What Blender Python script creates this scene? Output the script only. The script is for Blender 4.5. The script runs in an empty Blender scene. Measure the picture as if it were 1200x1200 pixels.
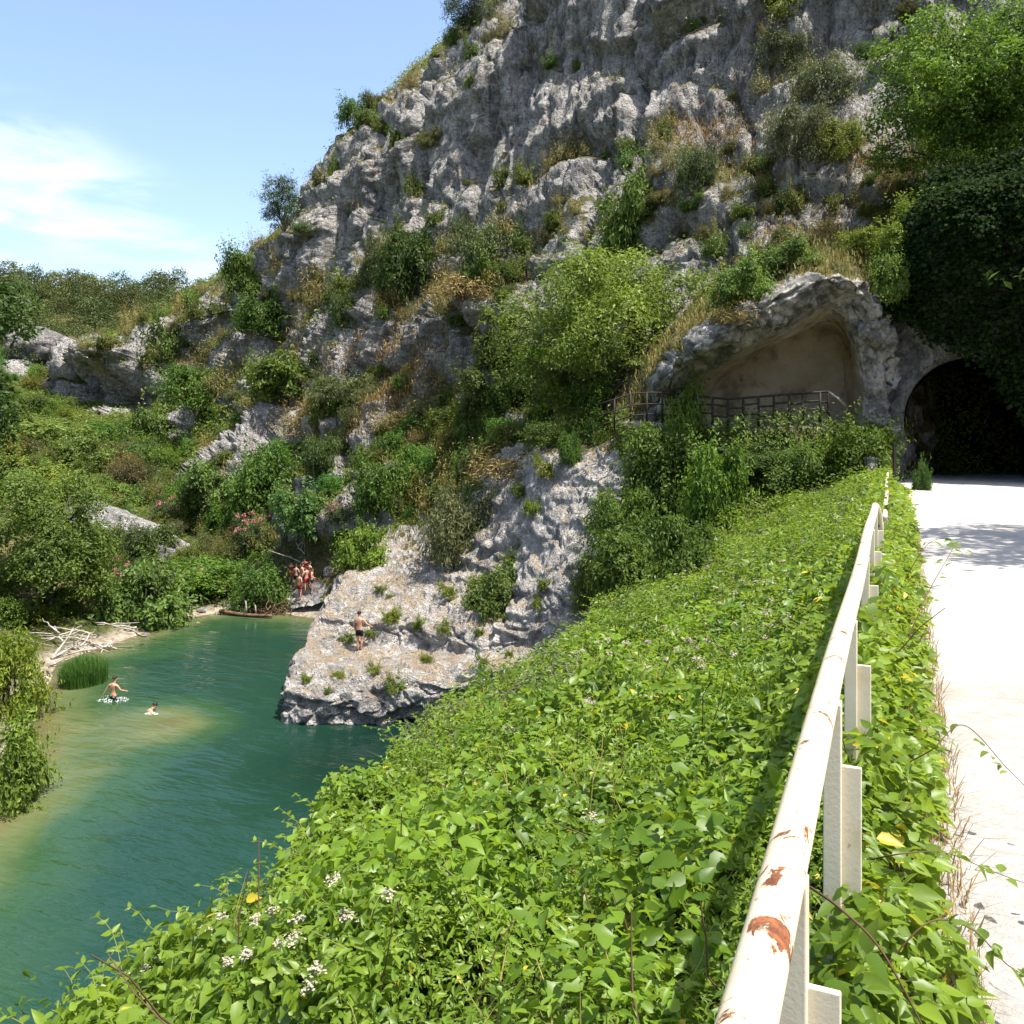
import bpy, math, random
import numpy as np
from mathutils import Vector
SC = bpy.context.scene
COL = SC.collection
R_ = math.radians
EYE = 11.0                      # metres above the river
HOR = 515.0                     # horizon row of the photograph

# ------------------------------------------------------------------ camera, sky, sun, exposure
cam = bpy.data.cameras.new('camera'); cam_o = bpy.data.objects.new('camera', cam); COL.objects.link(cam_o)
cam_o.location = (0, 0, EYE); cam_o.rotation_euler = (R_(90), 0, 0)
cam.sensor_width = 36; cam.lens = 30; cam.shift_y = -(600 - HOR) / 1200.0
cam.clip_start = 0.05; cam.clip_end = 6000
SC.camera = cam_o

SUN_EL, SUN_AZ = 67.0, 122.0     # azimuth clockwise from the camera's forward direction
w = bpy.data.worlds.new('World'); SC.world = w; w.use_nodes = True
nt = w.node_tree; nt.nodes.clear()
def wn(t, **k):
    n = nt.nodes.new(t)
    for a, b in k.items(): setattr(n, a, b)
    return n
sky = wn('ShaderNodeTexSky', sky_type='NISHITA', sun_disc=False, sun_elevation=R_(SUN_EL), sun_rotation=R_(SUN_AZ))
sky.air_density = 1.0; sky.dust_density = 2.2; sky.ozone_density = 1.0; sky.altitude = 50
tc = wn('ShaderNodeTexCoord')
# thin cirrus: a band of fibrous cloud low on the left, part of the sky's own radiance
mp = wn('ShaderNodeMapping'); mp.inputs['Rotation'].default_value = (0, R_(-27), R_(-25)); mp.inputs['Scale'].default_value = (2.2, 2.0, 8.5)
nt.links.new(tc.outputs['Generated'], mp.inputs['Vector'])
cn = wn('ShaderNodeTexNoise'); cn.inputs['Scale'].default_value = 2.6; cn.inputs['Detail'].default_value = 9; cn.inputs['Roughness'].default_value = .62; cn.inputs['Distortion'].default_value = .5
nt.links.new(mp.outputs[0], cn.inputs['Vector'])
cr = wn('ShaderNodeMapRange', interpolation_type='SMOOTHSTEP'); cr.inputs[1].default_value = .38; cr.inputs[2].default_value = .76
nt.links.new(cn.outputs['Fac'], cr.inputs[0])
def dirmask(d, lo, hi):
    v = wn('ShaderNodeVectorMath', operation='DOT_PRODUCT'); v.inputs[1].default_value = Vector(d).normalized()
    nt.links.new(tc.outputs['Generated'], v.inputs[0])
    m = wn('ShaderNodeMapRange', interpolation_type='SMOOTHSTEP'); m.inputs[1].default_value = lo; m.inputs[2].default_value = hi
    nt.links.new(v.outputs['Value'], m.inputs[0]); return m
def wmath(op, a, b):
    m = wn('ShaderNodeMath', operation=op)
    for i, x in enumerate((a, b)):
        if isinstance(x, (int, float)): m.inputs[i].default_value = x
        else: nt.links.new(x, m.inputs[i])
    return m.outputs[0]
m1 = dirmask((-.58, 1, .232), .988, .9992); m2 = dirmask((-.48, 1, .205), .9915, .9995); m3 = dirmask((-.40, 1, .182), .994, .9998)
mm = wmath('MAXIMUM', wmath('MAXIMUM', m1.outputs[0], m2.outputs[0]), wmath('MULTIPLY', m3.outputs[0], .8))
cf = wmath('MULTIPLY', wmath('MULTIPLY', cr.outputs[0], mm), .74)
mixc = wn('ShaderNodeMix', data_type='RGBA'); nt.links.new(cf, mixc.inputs['Factor'])
nt.links.new(sky.outputs[0], mixc.inputs['A']); mixc.inputs['B'].default_value = (4.5, 4.8, 5.2, 1)
bg = wn('ShaderNodeBackground'); bg.inputs['Strength'].default_value = .15
nt.links.new(mixc.outputs['Result'], bg.inputs['Color'])
wo = wn('ShaderNodeOutputWorld'); nt.links.new(bg.outputs[0], wo.inputs['Surface'])

sun = bpy.data.lights.new('sun', 'SUN'); sun_o = bpy.data.objects.new('sun', sun); COL.objects.link(sun_o)
sun.energy = 5.0; sun.angle = R_(.55); sun.color = (1, .955, .88)
S_DIR = Vector((math.sin(R_(SUN_AZ)) * math.cos(R_(SUN_EL)), math.cos(R_(SUN_AZ)) * math.cos(R_(SUN_EL)), math.sin(R_(SUN_EL))))
sun_o.rotation_euler = S_DIR.to_track_quat('Z', 'Y').to_euler(); sun_o.location = (40, 0, 90)

SC.view_settings.view_transform = 'Standard'; SC.view_settings.look = 'None'
SC.view_settings.exposure = 1.1; SC.view_settings.gamma = 1
SC.render.engine = 'CYCLES'
SC.cycles.max_bounces = 6; SC.cycles.diffuse_bounces = 3; SC.cycles.glossy_bounces = 3; SC.cycles.transmission_bounces = 4
SC.cycles.transparent_max_bounces = 8; SC.cycles.caustics_reflective = False; SC.cycles.caustics_refractive = False
SC.cycles.use_denoising = True
SC.cycles.sample_clamp_indirect = 6

# ------------------------------------------------------------------ helpers
def at(px, py, Y): return np.array([(px - 600.0) / 1000.0 * Y, Y, EYE - (py - HOR) / 1000.0 * Y])
def tag(o, label=None, cat=None, group=None, kind=None):
    if label: o['label'] = label
    if cat: o['category'] = cat
    if group: o['group'] = group
    if kind: o['kind'] = kind
    return o
def mesh_np(name, V, faces, smooth=True, attrs=None):
    """faces: list of int arrays of shape (n,3) or (n,4)"""
    V = np.asarray(V, dtype=np.float32)
    if isinstance(faces, np.ndarray): faces = [faces]
    faces = [np.asarray(f, dtype=np.int32) for f in faces if len(f)]
    me = bpy.data.meshes.new(name)
    me.vertices.add(len(V)); me.vertices.foreach_set('co', V.ravel())
    nl = sum(f.size for f in faces); nf = sum(len(f) for f in faces)
    me.loops.add(nl); me.polygons.add(nf)
    me.loops.foreach_set('vertex_index', np.concatenate([f.ravel() for f in faces]))
    tot = np.concatenate([np.full(len(f), f.shape[1], np.int32) for f in faces])
    st = np.concatenate([[0], np.cumsum(tot)[:-1]]).astype(np.int32)
    me.polygons.foreach_set('loop_start', st); me.polygons.foreach_set('loop_total', tot)
    me.polygons.foreach_set('use_smooth', np.full(nf, smooth, dtype=bool))
    for k, a in (attrs or {}).items():
        at_ = me.attributes.new(k, 'FLOAT', 'POINT'); at_.data.foreach_set('value', np.asarray(a, np.float32))
    me.update(calc_edges=True); me.validate()
    return me
def obj(name, me, mat=None, parent=None):
    o = bpy.data.objects.new(name, me); COL.objects.link(o)
    if mat is not None and me is not None and not me.materials: me.materials.append(mat)
    if parent is not None: o.parent = parent
    return o
def empty(name, loc=(0, 0, 0), rz=0):
    o = bpy.data.objects.new(name, None); COL.objects.link(o); o.location = [float(q) for q in loc]; o.rotation_euler = (0, 0, rz)
    o.empty_display_size = .3
    return o
_P = np.random.RandomState(7).permutation(256); _P = np.concatenate([_P, _P, _P])
_G = np.random.RandomState(11).normal(size=(256, 3)); _G /= np.linalg.norm(_G, axis=1)[:, None]
def perlin(p):
    i = np.floor(p).astype(np.int64); f = p - i; i &= 255
    u = f * f * f * (f * (f * 6 - 15) + 10)
    out = 0
    for dx in (0, 1):
        wx = u[:, 0] if dx else 1 - u[:, 0]
        for dy in (0, 1):
            wy = u[:, 1] if dy else 1 - u[:, 1]
            for dz in (0, 1):
                wz = u[:, 2] if dz else 1 - u[:, 2]
                h = _P[_P[_P[(i[:, 0] + dx) & 255] + ((i[:, 1] + dy) & 255)] + ((i[:, 2] + dz) & 255)]
                g = _G[h]
                out = out + wx * wy * wz * (g[:, 0] * (f[:, 0] - dx) + g[:, 1] * (f[:, 1] - dy) + g[:, 2] * (f[:, 2] - dz))
    return out * 1.5
def fbm(p, o=4, ridge=False):
    s = 0; a = 1.0; t = 0
    for k in range(o):
        n = perlin(p * 2 ** k + 17.3 * k)
        s = s + a * ((1 - 2 * np.abs(n)) if ridge else n); t += a; a *= .5
    return s / t
_J = np.random.RandomState(23).rand(256, 4)
def worley(p):
    i = np.floor(p).astype(np.int64); f1 = np.full(len(p), 9.0); f2 = np.full(len(p), 9.0); idr = np.zeros(len(p))
    for dx in (-1, 0, 1):
        for dy in (-1, 0, 1):
            for dz in (-1, 0, 1):
                c = i + np.array([dx, dy, dz]); h = _P[_P[_P[c[:, 0] & 255] + (c[:, 1] & 255)] + (c[:, 2] & 255)]
                d = np.linalg.norm(c + _J[h, :3] - p, axis=1); n = d < f1
                f2 = np.where(n, f1, np.minimum(f2, d)); idr = np.where(n, _J[h, 3], idr); f1 = np.where(n, d, f1)
    return f1, f2, idr
def blocky(V, sx, sz, amp, crack, warp_=.35, off=0.0):
    '''fractured rock: blocks set in or out, with grooves between them'''
    w_ = V + warp_ * sx * np.stack([fbm(V / sx + 11 + off, 2), fbm(V / sx + 47 + off, 2), fbm(V / sx + 91 + off, 2)], 1)
    a_, b_, r_ = worley(w_ / np.array([sx, sx, sz]) + off)
    return amp * (r_ - .5) - crack * smooth(.16, .0, b_ - a_)
def smooth(a, b, x):
    t = np.clip((x - a) / (b - a), 0, 1); return t * t * (3 - 2 * t)
def catmull(G, n, axis):
    G = np.moveaxis(np.asarray(G, float), axis, 0); m = len(G)
    t = np.linspace(0, m - 1, n); i = np.clip(np.floor(t).astype(int), 0, m - 2); f = t - i
    f = f.reshape((-1,) + (1,) * (G.ndim - 1))
    a, b, c, d = G[np.clip(i - 1, 0, m - 1)], G[i], G[i + 1], G[np.clip(i + 2, 0, m - 1)]
    r = .5 * (2 * b + (c - a) * f + (2 * a - 5 * b + 4 * c - d) * f ** 2 + (3 * b - a - 3 * c + d) * f ** 3)
    return np.moveaxis(r, 0, axis)
def grid_faces(nu, nv, keep=None):
    a = (np.arange(nu - 1)[:, None] * nv + np.arange(nv - 1)[None, :]).ravel()
    F = np.stack([a, a + nv, a + nv + 1, a + 1], 1)
    if keep is not None: F = F[keep[F].all(axis=1)]
    return F
def vnormals(V, F):
    N = np.zeros_like(V)
    e = np.cross(V[F[:, 2]] - V[F[:, 0]], V[F[:, 3 if F.shape[1] == 4 else 1]] - V[F[:, 1 if F.shape[1] == 4 else 0]])
    for k in range(F.shape[1]): np.add.at(N, F[:, k], e)
    return N / (np.linalg.norm(N, axis=1)[:, None] + 1e-9)
def tube(path, rad, n=8, cap=True):
    P = np.asarray(path, float); m = len(P); rad = np.broadcast_to(np.asarray(rad, float), (m,))
    T = np.gradient(P, axis=0); T /= np.linalg.norm(T, axis=1)[:, None] + 1e-9
    up = np.array([0, 0, 1.0]) if abs(T[0, 2]) < .9 else np.array([1.0, 0, 0])
    V = []
    for k in range(m):
        a = np.cross(T[k], up); a /= np.linalg.norm(a) + 1e-9; b = np.cross(a, T[k]); up = b
        th = np.arange(n) / n * 2 * math.pi
        V.append(P[k] + rad[k] * (np.cos(th)[:, None] * a + np.sin(th)[:, None] * b))
    V = np.concatenate(V); q = np.arange(n); q2 = (q + 1) % n
    F = np.concatenate([np.stack([k * n + q, k * n + q2, (k + 1) * n + q2, (k + 1) * n + q], 1) for k in range(m - 1)])
    Fs = [F]
    if cap:
        V = np.vstack([V, P[0], P[-1]]); c0 = len(V) - 2
        Fs.append(np.concatenate([np.stack([q2, q, np.full(n, c0)], 1), np.stack([(m - 1) * n + q, (m - 1) * n + q2, np.full(n, c0 + 1)], 1)]))
    return V, Fs
class MB:
    """collects pieces that make ONE mesh"""
    def __init__(s): s.V = []; s.F3 = []; s.F4 = []; s.n = 0; s.A = []
    def add(s, V, Fs, a=None):
        for F in (Fs if isinstance(Fs, list) else [Fs]):
            F = np.asarray(F)
            if len(F): (s.F4 if F.shape[1] == 4 else s.F3).append(F + s.n)
        s.V.append(np.asarray(V, float)); s.n += len(V); s.A.append(np.broadcast_to(0.0 if a is None else a, (len(V),)))
        return s
    def box(s, c, sx, sy, sz, ax=(1, 0, 0), ay=(0, 1, 0), az=(0, 0, 1)):
        c = np.asarray(c, float); ax, ay, az = (np.asarray(q, float) for q in (ax, ay, az))
        V = [c + i * sx / 2 * ax + j * sy / 2 * ay + k * sz / 2 * az for i in (-1, 1) for j in (-1, 1) for k in (-1, 1)]
        F = np.array([[0, 1, 3, 2], [4, 6, 7, 5], [0, 4, 5, 1], [2, 3, 7, 6], [0, 2, 6, 4], [1, 5, 7, 3]])
        return s.add(V, F)
    def mesh(s, name, smooth=True):
        fs = []
        if s.F4: fs.append(np.concatenate(s.F4))
        if s.F3: fs.append(np.concatenate(s.F3))
        return mesh_np(name, np.concatenate(s.V), fs, smooth, {'tint': np.concatenate(s.A)})
SURF = []                        # surfaces things may stand on
def register(V, N, tagname): SURF.append((V, N, tagname))

# ------------------------------------------------------------------ materials
class NB:
    def __init__(s, name):
        s.m = bpy.data.materials.new(name); s.m.use_nodes = True; s.t = s.m.node_tree; s.t.nodes.clear()
        s.out = s.t.nodes.new('ShaderNodeOutputMaterial')
    def n(s, t, **k):
        x = s.t.nodes.new(t)
        for a, b in k.items(): setattr(x, a, b)
        return x
    def set(s, sock, v):
        if hasattr(v, 'node'): s.t.links.new(v, sock)
        elif isinstance(v, (tuple, list)) and len(v) == 3 and sock.type == 'RGBA': sock.default_value = (*v, 1)
        else: sock.default_value = v
    def pos(s, scale=(1, 1, 1), rot=(0, 0, 0), obj=False):
        if obj: o = s.n('ShaderNodeTexCoord').outputs['Object']
        else: o = s.n('ShaderNodeNewGeometry').outputs['Position']
        if scale == (1, 1, 1) and rot == (0, 0, 0): return o
        m = s.n('ShaderNodeMapping'); s.t.links.new(o, m.inputs[0]); m.inputs['Scale'].default_value = scale; m.inputs['Rotation'].default_value = rot
        return m.outputs[0]
    def noise(s, vec, scale, detail=6, rough=.6, dist=0):
        x = s.n('ShaderNodeTexNoise'); s.t.links.new(vec, x.inputs['Vector'])
        for k, v in (('Scale', scale), ('Detail', detail), ('Roughness', rough), ('Distortion', dist)): x.inputs[k].default_value = v
        return x.outputs['Fac']
    def voro(s, vec, scale, feature='F1', out='Distance'):
        x = s.n('ShaderNodeTexVoronoi', feature=feature); s.t.links.new(vec, x.inputs['Vector']); x.inputs['Scale'].default_value = scale
        return x.outputs[out]
    def rng(s, v, a, b, c=0, d=1):
        x = s.n('ShaderNodeMapRange', interpolation_type='SMOOTHSTEP'); s.set(x.inputs[0], v)
        for i, q in enumerate((a, b, c, d)): x.inputs[i + 1].default_value = q
        return x.outputs[0]
    def mth(s, op, a, b=0.0):
        x = s.n('ShaderNodeMath', operation=op); s.set(x.inputs[0], a); s.set(x.inputs[1], b); return x.outputs[0]
    def mix(s, f, a, b, bl='MIX'):
        x = s.n('ShaderNodeMix', data_type='RGBA', blend_type=bl); s.set(x.inputs['Factor'], f); s.set(x.inputs['A'], a); s.set(x.inputs['B'], b); return x.outputs['Result']
    def attr(s, name):
        return s.n('ShaderNodeAttribute', attribute_name=name).outputs['Fac']
    def bump(s, h, dist, strength=1.0, normal=None):
        x = s.n('ShaderNodeBump'); s.set(x.inputs['Height'], h); x.inputs['Distance'].default_value = dist; x.inputs['Strength'].default_value = strength
        if normal is not None: s.set(x.inputs['Normal'], normal)
        return x.outputs[0]
    def pbr(s, col, rough=.8, normal=None, spec=.3, metal=0.0):
        x = s.n('ShaderNodeBsdfPrincipled'); s.set(x.inputs['Base Color'], col); s.set(x.inputs['Roughness'], rough)
        s.set(x.inputs['Specular IOR Level'], spec); s.set(x.inputs['Metallic'], metal)
        if normal is not None: s.set(x.inputs['Normal'], normal)
        return x.outputs[0]
    def done(s, sh, disp=None):
        s.t.links.new(sh, s.out.inputs['Surface']); return s.m

def rock_mat(name, base=.30, warm=.5, fine=1.0, streak=.6, veg=True, dust=False):
    b = NB(name); p = b.pos()
    n1 = b.noise(p, .32, 8, .62); n2 = b.noise(p, 1.7, 9, .68); n3 = b.noise(p, 7.0 * fine, 8, .72)
    c = b.mix(b.rng(n1, .34, .66), (base * .52, base * .49, base * .47), (base * 1.14, base * 1.07, base * .98))
    c = b.mix(b.rng(n2, .42, .62, 0, .75), c, (base * 1.6, base * 1.52, base * 1.40))
    c = b.mix(b.rng(n3, .50, .66, 0, .8), c, (base * .34, base * .325, base * .315))          # dark lichen specks
    st = b.noise(b.pos((1.1, 1.1, .10)), 1.3, 6, .6)
    c = b.mix(b.rng(st, .53, .64, 0, streak), c, (base * .30, base * .28, base * .275))
    st2 = b.noise(b.pos((2.6, 2.6, .16)), 1.6, 7, .65)
    c = b.mix(b.rng(st2, .54, .66, 0, streak), c, (base * .24, base * .225, base * .22))
    c = b.mix(b.rng(st2, .44, .34, 0, .5), c, (base * 1.75, base * 1.64, base * 1.48))       # water streaks
    oc = b.noise(p, .45, 5, .6, .6)
    c = b.mix(b.rng(oc, .58, .72, 0, warm), c, (.34, .22, .13))                               # iron stain
    if dust:
        c = b.mix(b.mth('MULTIPLY', b.attr('dust'), b.rng(b.noise(p, 1.1, 6, .7), .38, .58)), c, (.50, .385, .25))
    if veg:
        vg = b.attr('veg'); gn = b.noise(p, .9, 8, .7); g2 = b.noise(p, .23, 4, .6)
        gc = b.mix(b.rng(gn, .35, .65), (.06, .075, .025), (.17, .155, .06))
        gc = b.mix(b.rng(g2, .5, .66, 0, .85), gc, (.27, .185, .085))
        f = b.rng(b.mth('ADD', vg, b.mth('MULTIPLY', b.mth('SUBTRACT', gn, .5), 1.6)), .42, .60)
        c = b.mix(f, c, gc)
    h = b.mth('ADD', b.mth('MULTIPLY', b.noise(p, 1.6, 10, .7), 1.0), b.mth('MULTIPLY', b.voro(p, 2.6 * fine), .35))
    h = b.mth('ADD', h, b.mth('MULTIPLY', n3, .5))
    pit = b.rng(b.voro(p, 5.5 * fine), .05, .38); h = b.mth('ADD', h, b.mth('MULTIPLY', pit, .22))
    c = b.mix(b.mth('MULTIPLY', b.mth('SUBTRACT', 1.0, pit), b.rng(n2, .4, .6, 0, .55)), c, (base * .34, base * .32, base * .30))
    return b.done(b.pbr(c, .9, b.bump(h, .8), .12))
M = {}
M['cliff'] = rock_mat('limestone_cliff', .40, .5)
M['outcrop'] = rock_mat('pitted_limestone', .56, .2, 1.6, .2, dust=True)
M['boulder'] = rock_mat('pale_limestone', .42, .15, 1.2, .5, veg=False)
M['portal_rock'] = rock_mat('hewn_limestone', .27, .6, 1.5, .5, veg=False)

b = NB('cave_rock'); p = b.pos()
dp = b.attr('deep')
c = b.mix(b.rng(b.noise(p, .8, 8, .65), .35, .65), (.56, .44, .31), (.68, .57, .43))
c = b.mix(b.rng(b.noise(p, .55, 7, .7), .48, .66, 0, .8), c, (.20, .175, .10))
c = b.mix(b.rng(b.noise(p, .8, 8, .7), .56, .68, 0, .7), c, (.66, .58, .46))
c = b.mix(b.rng(b.noise(b.pos((1, 1, .3)), 1.3, 7, .7), .55, .68, 0, .75), c, (.13, .10, .07))
rk = b.mix(b.rng(b.noise(p, 1.6, 9, .68), .38, .62), (.13, .125, .115), (.47, .44, .40))
rk = b.mix(b.rng(b.noise(p, 8, 7, .7), .52, .68, 0, .8), rk, (.09, .09, .09))
gn = b.noise(p, .9, 8, .7)
gc = b.mix(b.rng(gn, .35, .65), (.05, .06, .02), (.22, .17, .07))
rk = b.mix(b.rng(b.mth('ADD', b.attr('veg'), b.mth('MULTIPLY', b.mth('SUBTRACT', gn, .5), 1.2)), .45, .6), rk, gc)
c = b.mix(dp, rk, c)
h = b.mth('ADD', b.noise(p, 2.0, 10, .7), b.mth('MULTIPLY', b.voro(p, 3.0), .3))
M['cave'] = b.done(b.pbr(c, .92, b.bump(h, .35), .1))

b = NB('soil'); p = b.pos()
gn = b.noise(p, 1.2, 8, .7)
c = b.mix(b.rng(gn, .35, .65), (.03, .045, .012), (.10, .105, .035))
c = b.mix(b.rng(b.noise(p, .16, 5, .6), .52, .68, 0, .8), c, (.24, .17, .085))
sh = b.attr('shore')
peb = b.voro(p, 5.0, out='Color')
pc = b.mix(b.rng(b.noise(p, 2.2, 6, .7), .35, .65), (.20, .15, .10), (.45, .39, .31))
c = b.mix(sh, c, pc)
M['ground'] = b.done(b.pbr(c, .95, b.bump(b.noise(p, 3, 8, .7), .3), .1))

b = NB('gravel_road'); p = b.pos()
c = b.mix(b.rng(b.noise(p, 14, 8, .75), .3, .7), (.38, .36, .33), (.52, .495, .46))
c = b.mix(b.rng(b.noise(p, .8, 6, .65), .5, .72, 0, .5), c, (.30, .255, .20))
c = b.mix(b.rng(b.noise(p, 55, 4, .7), .60, .70, 0, .6), c, (.33, .29, .24))
M['road'] = b.done(b.pbr(c, .95, b.bump(b.noise(p, 40, 6, .8), .02), .1))
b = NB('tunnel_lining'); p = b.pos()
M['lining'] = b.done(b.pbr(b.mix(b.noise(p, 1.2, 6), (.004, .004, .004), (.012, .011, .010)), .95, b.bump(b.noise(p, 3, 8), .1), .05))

def paint_mat(name, col, rust_lo, rust_hi, dirt=.5):
    b = NB(name); p = b.pos()
    sx_ = b.n('ShaderNodeSeparateXYZ'); b.t.links.new(p, sx_.inputs[0])
    n = b.mth('ADD', b.noise(p, 11, 9, .68, .8), b.rng(sx_.outputs['Y'], 1.6, 1.0, 0, .042)); n2 = b.noise(p, 60, 6, .7)
    c = b.mix(b.rng(b.noise(p, 6, 6, .6), .5, .75, 0, dirt), col, (.52, .44, .28))
    r = b.mix(b.rng(n2, .35, .65), (.085, .028, .012), (.25, .085, .03))
    f = b.rng(n, rust_lo, rust_hi)
    c = b.mix(b.rng(n, rust_lo - .035, rust_lo + .01, 0, .45), c, (.42, .27, .11))
    c = b.mix(f, c, r)
    c = b.mix(b.rng(b.noise(p, 140, 4, .7), .69, .74, 0, .85), c, (.33, .18, .08))
    h = b.mth('ADD', b.mth('MULTIPLY', f, b.mth('SUBTRACT', n2, .8)), b.mth('MULTIPLY', b.noise(p, 90, 3), .15))
    return b.done(b.pbr(c, b.rng(f, 0, 1, .38, .85), b.bump(h, .004), .4))
M['paint'] = paint_mat('weathered_cream_paint', (.60, .52, .375), .60, .63)
M['paint_beam'] = paint_mat('stained_cream_paint', (.62, .56, .43), .66, .70, .8)
b = NB('dark_iron'); p = b.pos()
M['iron'] = b.done(b.pbr(b.mix(b.noise(p, 5, 6), (.012, .010, .009), (.035, .022, .016)), .7, None, .3))
b = NB('bark'); p = b.pos(obj=True)
M['bark'] = b.done(b.pbr(b.mix(b.rng(b.noise(p, 6, 8, .7), .35, .65), (.05, .04, .03), (.16, .13, .10)), .95, None, .1))
b = NB('dead_wood'); p = b.pos()
M['dead'] = b.done(b.pbr(b.mix(b.rng(b.noise(p, 3, 6, .7), .3, .7), (.20, .16, .13), (.52, .47, .42)), .9, None, .1))
b = NB('root_wood'); p = b.pos()
M['root'] = b.done(b.pbr(b.mix(b.rng(b.noise(p, 3, 6, .7), .3, .7), (.03, .02, .015), (.18, .11, .07)), .95, None, .05))

def leaf_mat(name, dark, light, trans=(.30, .42, .06), tf=.38, rough=.5, spec=.25, yellow=None):
    """leaf colours before the object's own colour multiplies them"""
    b = NB(name); t = b.attr('tint')
    oi = b.n('ShaderNodeObjectInfo')
    c = b.mix(t, dark, light)
    tcv = b.mix(t, tuple(.6 * q for q in trans), trans)
    if yellow:
        yf = b.rng(t, .955, .96); c = b.mix(yf, c, yellow); tcv = b.mix(yf, tcv, yellow)
    c = b.mix(1.0, c, oi.outputs['Color'], 'MULTIPLY'); tcv = b.mix(1.0, tcv, oi.outputs['Color'], 'MULTIPLY')
    pr = b.pbr(c, rough, None, spec)
    tr = b.n('ShaderNodeBsdfTranslucent'); b.set(tr.inputs['Color'], tcv)
    mx = b.n('ShaderNodeMixShader'); mx.inputs[0].default_value = tf
    b.t.links.new(pr, mx.inputs[1]); b.t.links.new(tr.outputs[0], mx.inputs[2])
    return b.done(mx.outputs[0])
M['leaf'] = leaf_mat('shrub_leaves', (.035, .060, .014), (.100, .140, .034), (.16, .24, .04), .32)
M['leaf_olive'] = leaf_mat('olive_leaves', (.050, .062, .030), (.130, .145, .075), (.14, .17, .06), .25)
M['leaf_pine'] = leaf_mat('pine_needles', (.022, .036, .012), (.075, .098, .032), (.09, .12, .03), .2, .6)
M['leaf_vine'] = leaf_mat('vine_leaves', (.050, .095, .012), (.135, .205, .030), (.30, .42, .05), .42, .42, .35, (.36, .30, .04))
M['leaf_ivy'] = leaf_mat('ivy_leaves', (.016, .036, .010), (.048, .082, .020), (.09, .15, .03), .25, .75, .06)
M['grass_dry'] = leaf_mat('dry_grass', (.17, .10, .045), (.36, .25, .11), (.40, .28, .12), .3, .8, .1)
M['grass_mix'] = leaf_mat('mixed_grass', (.10, .11, .03), (.33, .25, .09), (.25, .24, .08), .3, .8, .1)
M['reed'] = leaf_mat('reed_blades', (.030, .085, .012), (.085, .175, .030), (.12, .25, .04), .35, .5)
M['petal_pink'] = leaf_mat('pink_petals', (.40, .10, .12), (.58, .26, .27), (.5, .16, .18), .3)
M['petal_white'] = leaf_mat('cream_petals', (.30, .27, .18), (.52, .48, .36), (.4, .36, .25), .3)
M['petal_purple'] = leaf_mat('mauve_petals', (.28, .16, .24), (.48, .32, .44), (.4, .25, .35), .3)
b = NB('twig'); M['twig'] = b.done(b.pbr((.10, .060, .035), .9, None, .1))
b = NB('green_stem'); M['stem'] = b.done(b.pbr((.16, .17, .05), .8, None, .1))
b = NB('skin'); M['skin'] = b.done(b.pbr((.47, .25, .155), .6, None, .3))
b = NB('hair'); M['hair'] = b.done(b.pbr((.018, .012, .010), .6, None, .3))
def cloth(name, c): 
    b = NB(name); return b.done(b.pbr(c, .85, None, .15))
M['black'] = cloth('black_cloth', (.012, .012, .016)); M['red'] = cloth('red_cloth', (.30, .02, .025)); M['navy'] = cloth('navy_cloth', (.02, .025, .07)); M['yellow'] = cloth('yellow_cloth', (.62, .42, .08))
b = NB('foam'); M['foam'] = b.done(b.pbr((.82, .86, .86), .5, None, .4))
# ------------------------------------------------------------------ the ground: one sheet out to the far hills
PX = np.array([.9138, -.4062]); RX = np.array([.4062, .9138])      # across and along the road
def SL(s, l, z): return np.array([s * RX[0] + l * PX[0], s * RX[1] + l * PX[1], z])
RIVER = np.array([(-13, -60), (-13.2, 0), (-15.2, 25), (-19.5, 35), (-22.5, 42), (-21.6, 46), (-19.9, 53.2), (-16.7, 55.6), (-12.2, 52.6), (-6, 50), (2, 42), (7, 32), (5, 20), (3, 0), (0, -60)], float)
def poly_sd(P, poly):
    d = np.full(len(P), 1e9); ins = np.zeros(len(P), bool)
    for a, b_ in zip(poly, np.roll(poly, -1, axis=0)):
        ab = b_ - a; t = np.clip(((P - a) @ ab) / (ab @ ab), 0, 1)
        d = np.minimum(d, np.linalg.norm(P - a - t[:, None] * ab, axis=1))
        c = ((a[1] > P[:, 1]) != (b_[1] > P[:, 1])) & (P[:, 0] < (b_[0] - a[0]) * (P[:, 1] - a[1]) / (b_[1] - a[1] + 1e-12) + a[0])
        ins ^= c
    return np.where(ins, -d, d)
def ground_z(X, Y):
    P = np.stack([X, Y], 1); d = poly_sd(P, RIVER)
    p3 = np.stack([X, Y, 0 * X], 1)
    out = np.maximum(d, 0)
    z = np.where(out < 4, .30 * out ** .8, .30 * 4 ** .8 + .262 * (out - 4))
    z = np.where(d < 0, -np.minimum(2.6, .22 * -d), z)
    z = z + smooth(2, 25, out) * (1.3 * fbm(p3 / 13, 3) + .5 * fbm(p3 / 4, 3)) + smooth(60, 150, out) * 7 * fbm(p3 / 70, 3)
    z = np.where(z > 36, 36 + (z - 36) * .10, z)
    l = X * PX[0] + Y * PX[1]
    side = smooth(-3.5, 2.5, l)
    zr = -1.2 + 10.3 * smooth(0, 2.6, l) + np.maximum(l - 6.6, 0) * .55
    zr = np.minimum(zr, 48)
    side = side * smooth(64, 50, X * RX[0] + Y * RX[1] + np.maximum(l, 0) * 0)
    return z * (1 - side) + zr * side, d
def warp(a, b, n, c, k):
    t = np.linspace(-1, 1, n); q = np.sinh(t * k) / math.sinh(k)
    return np.where(q < 0, c + q * (c - a), c + q * (b - c))
gx = warp(-900, 900, 330, -18, 3.6); gy = warp(-500, 1500, 360, 42, 3.8)
GX, GY = np.meshgrid(gx, gy, indexing='ij')
gz, gd = ground_z(GX.ravel(), GY.ravel())
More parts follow.
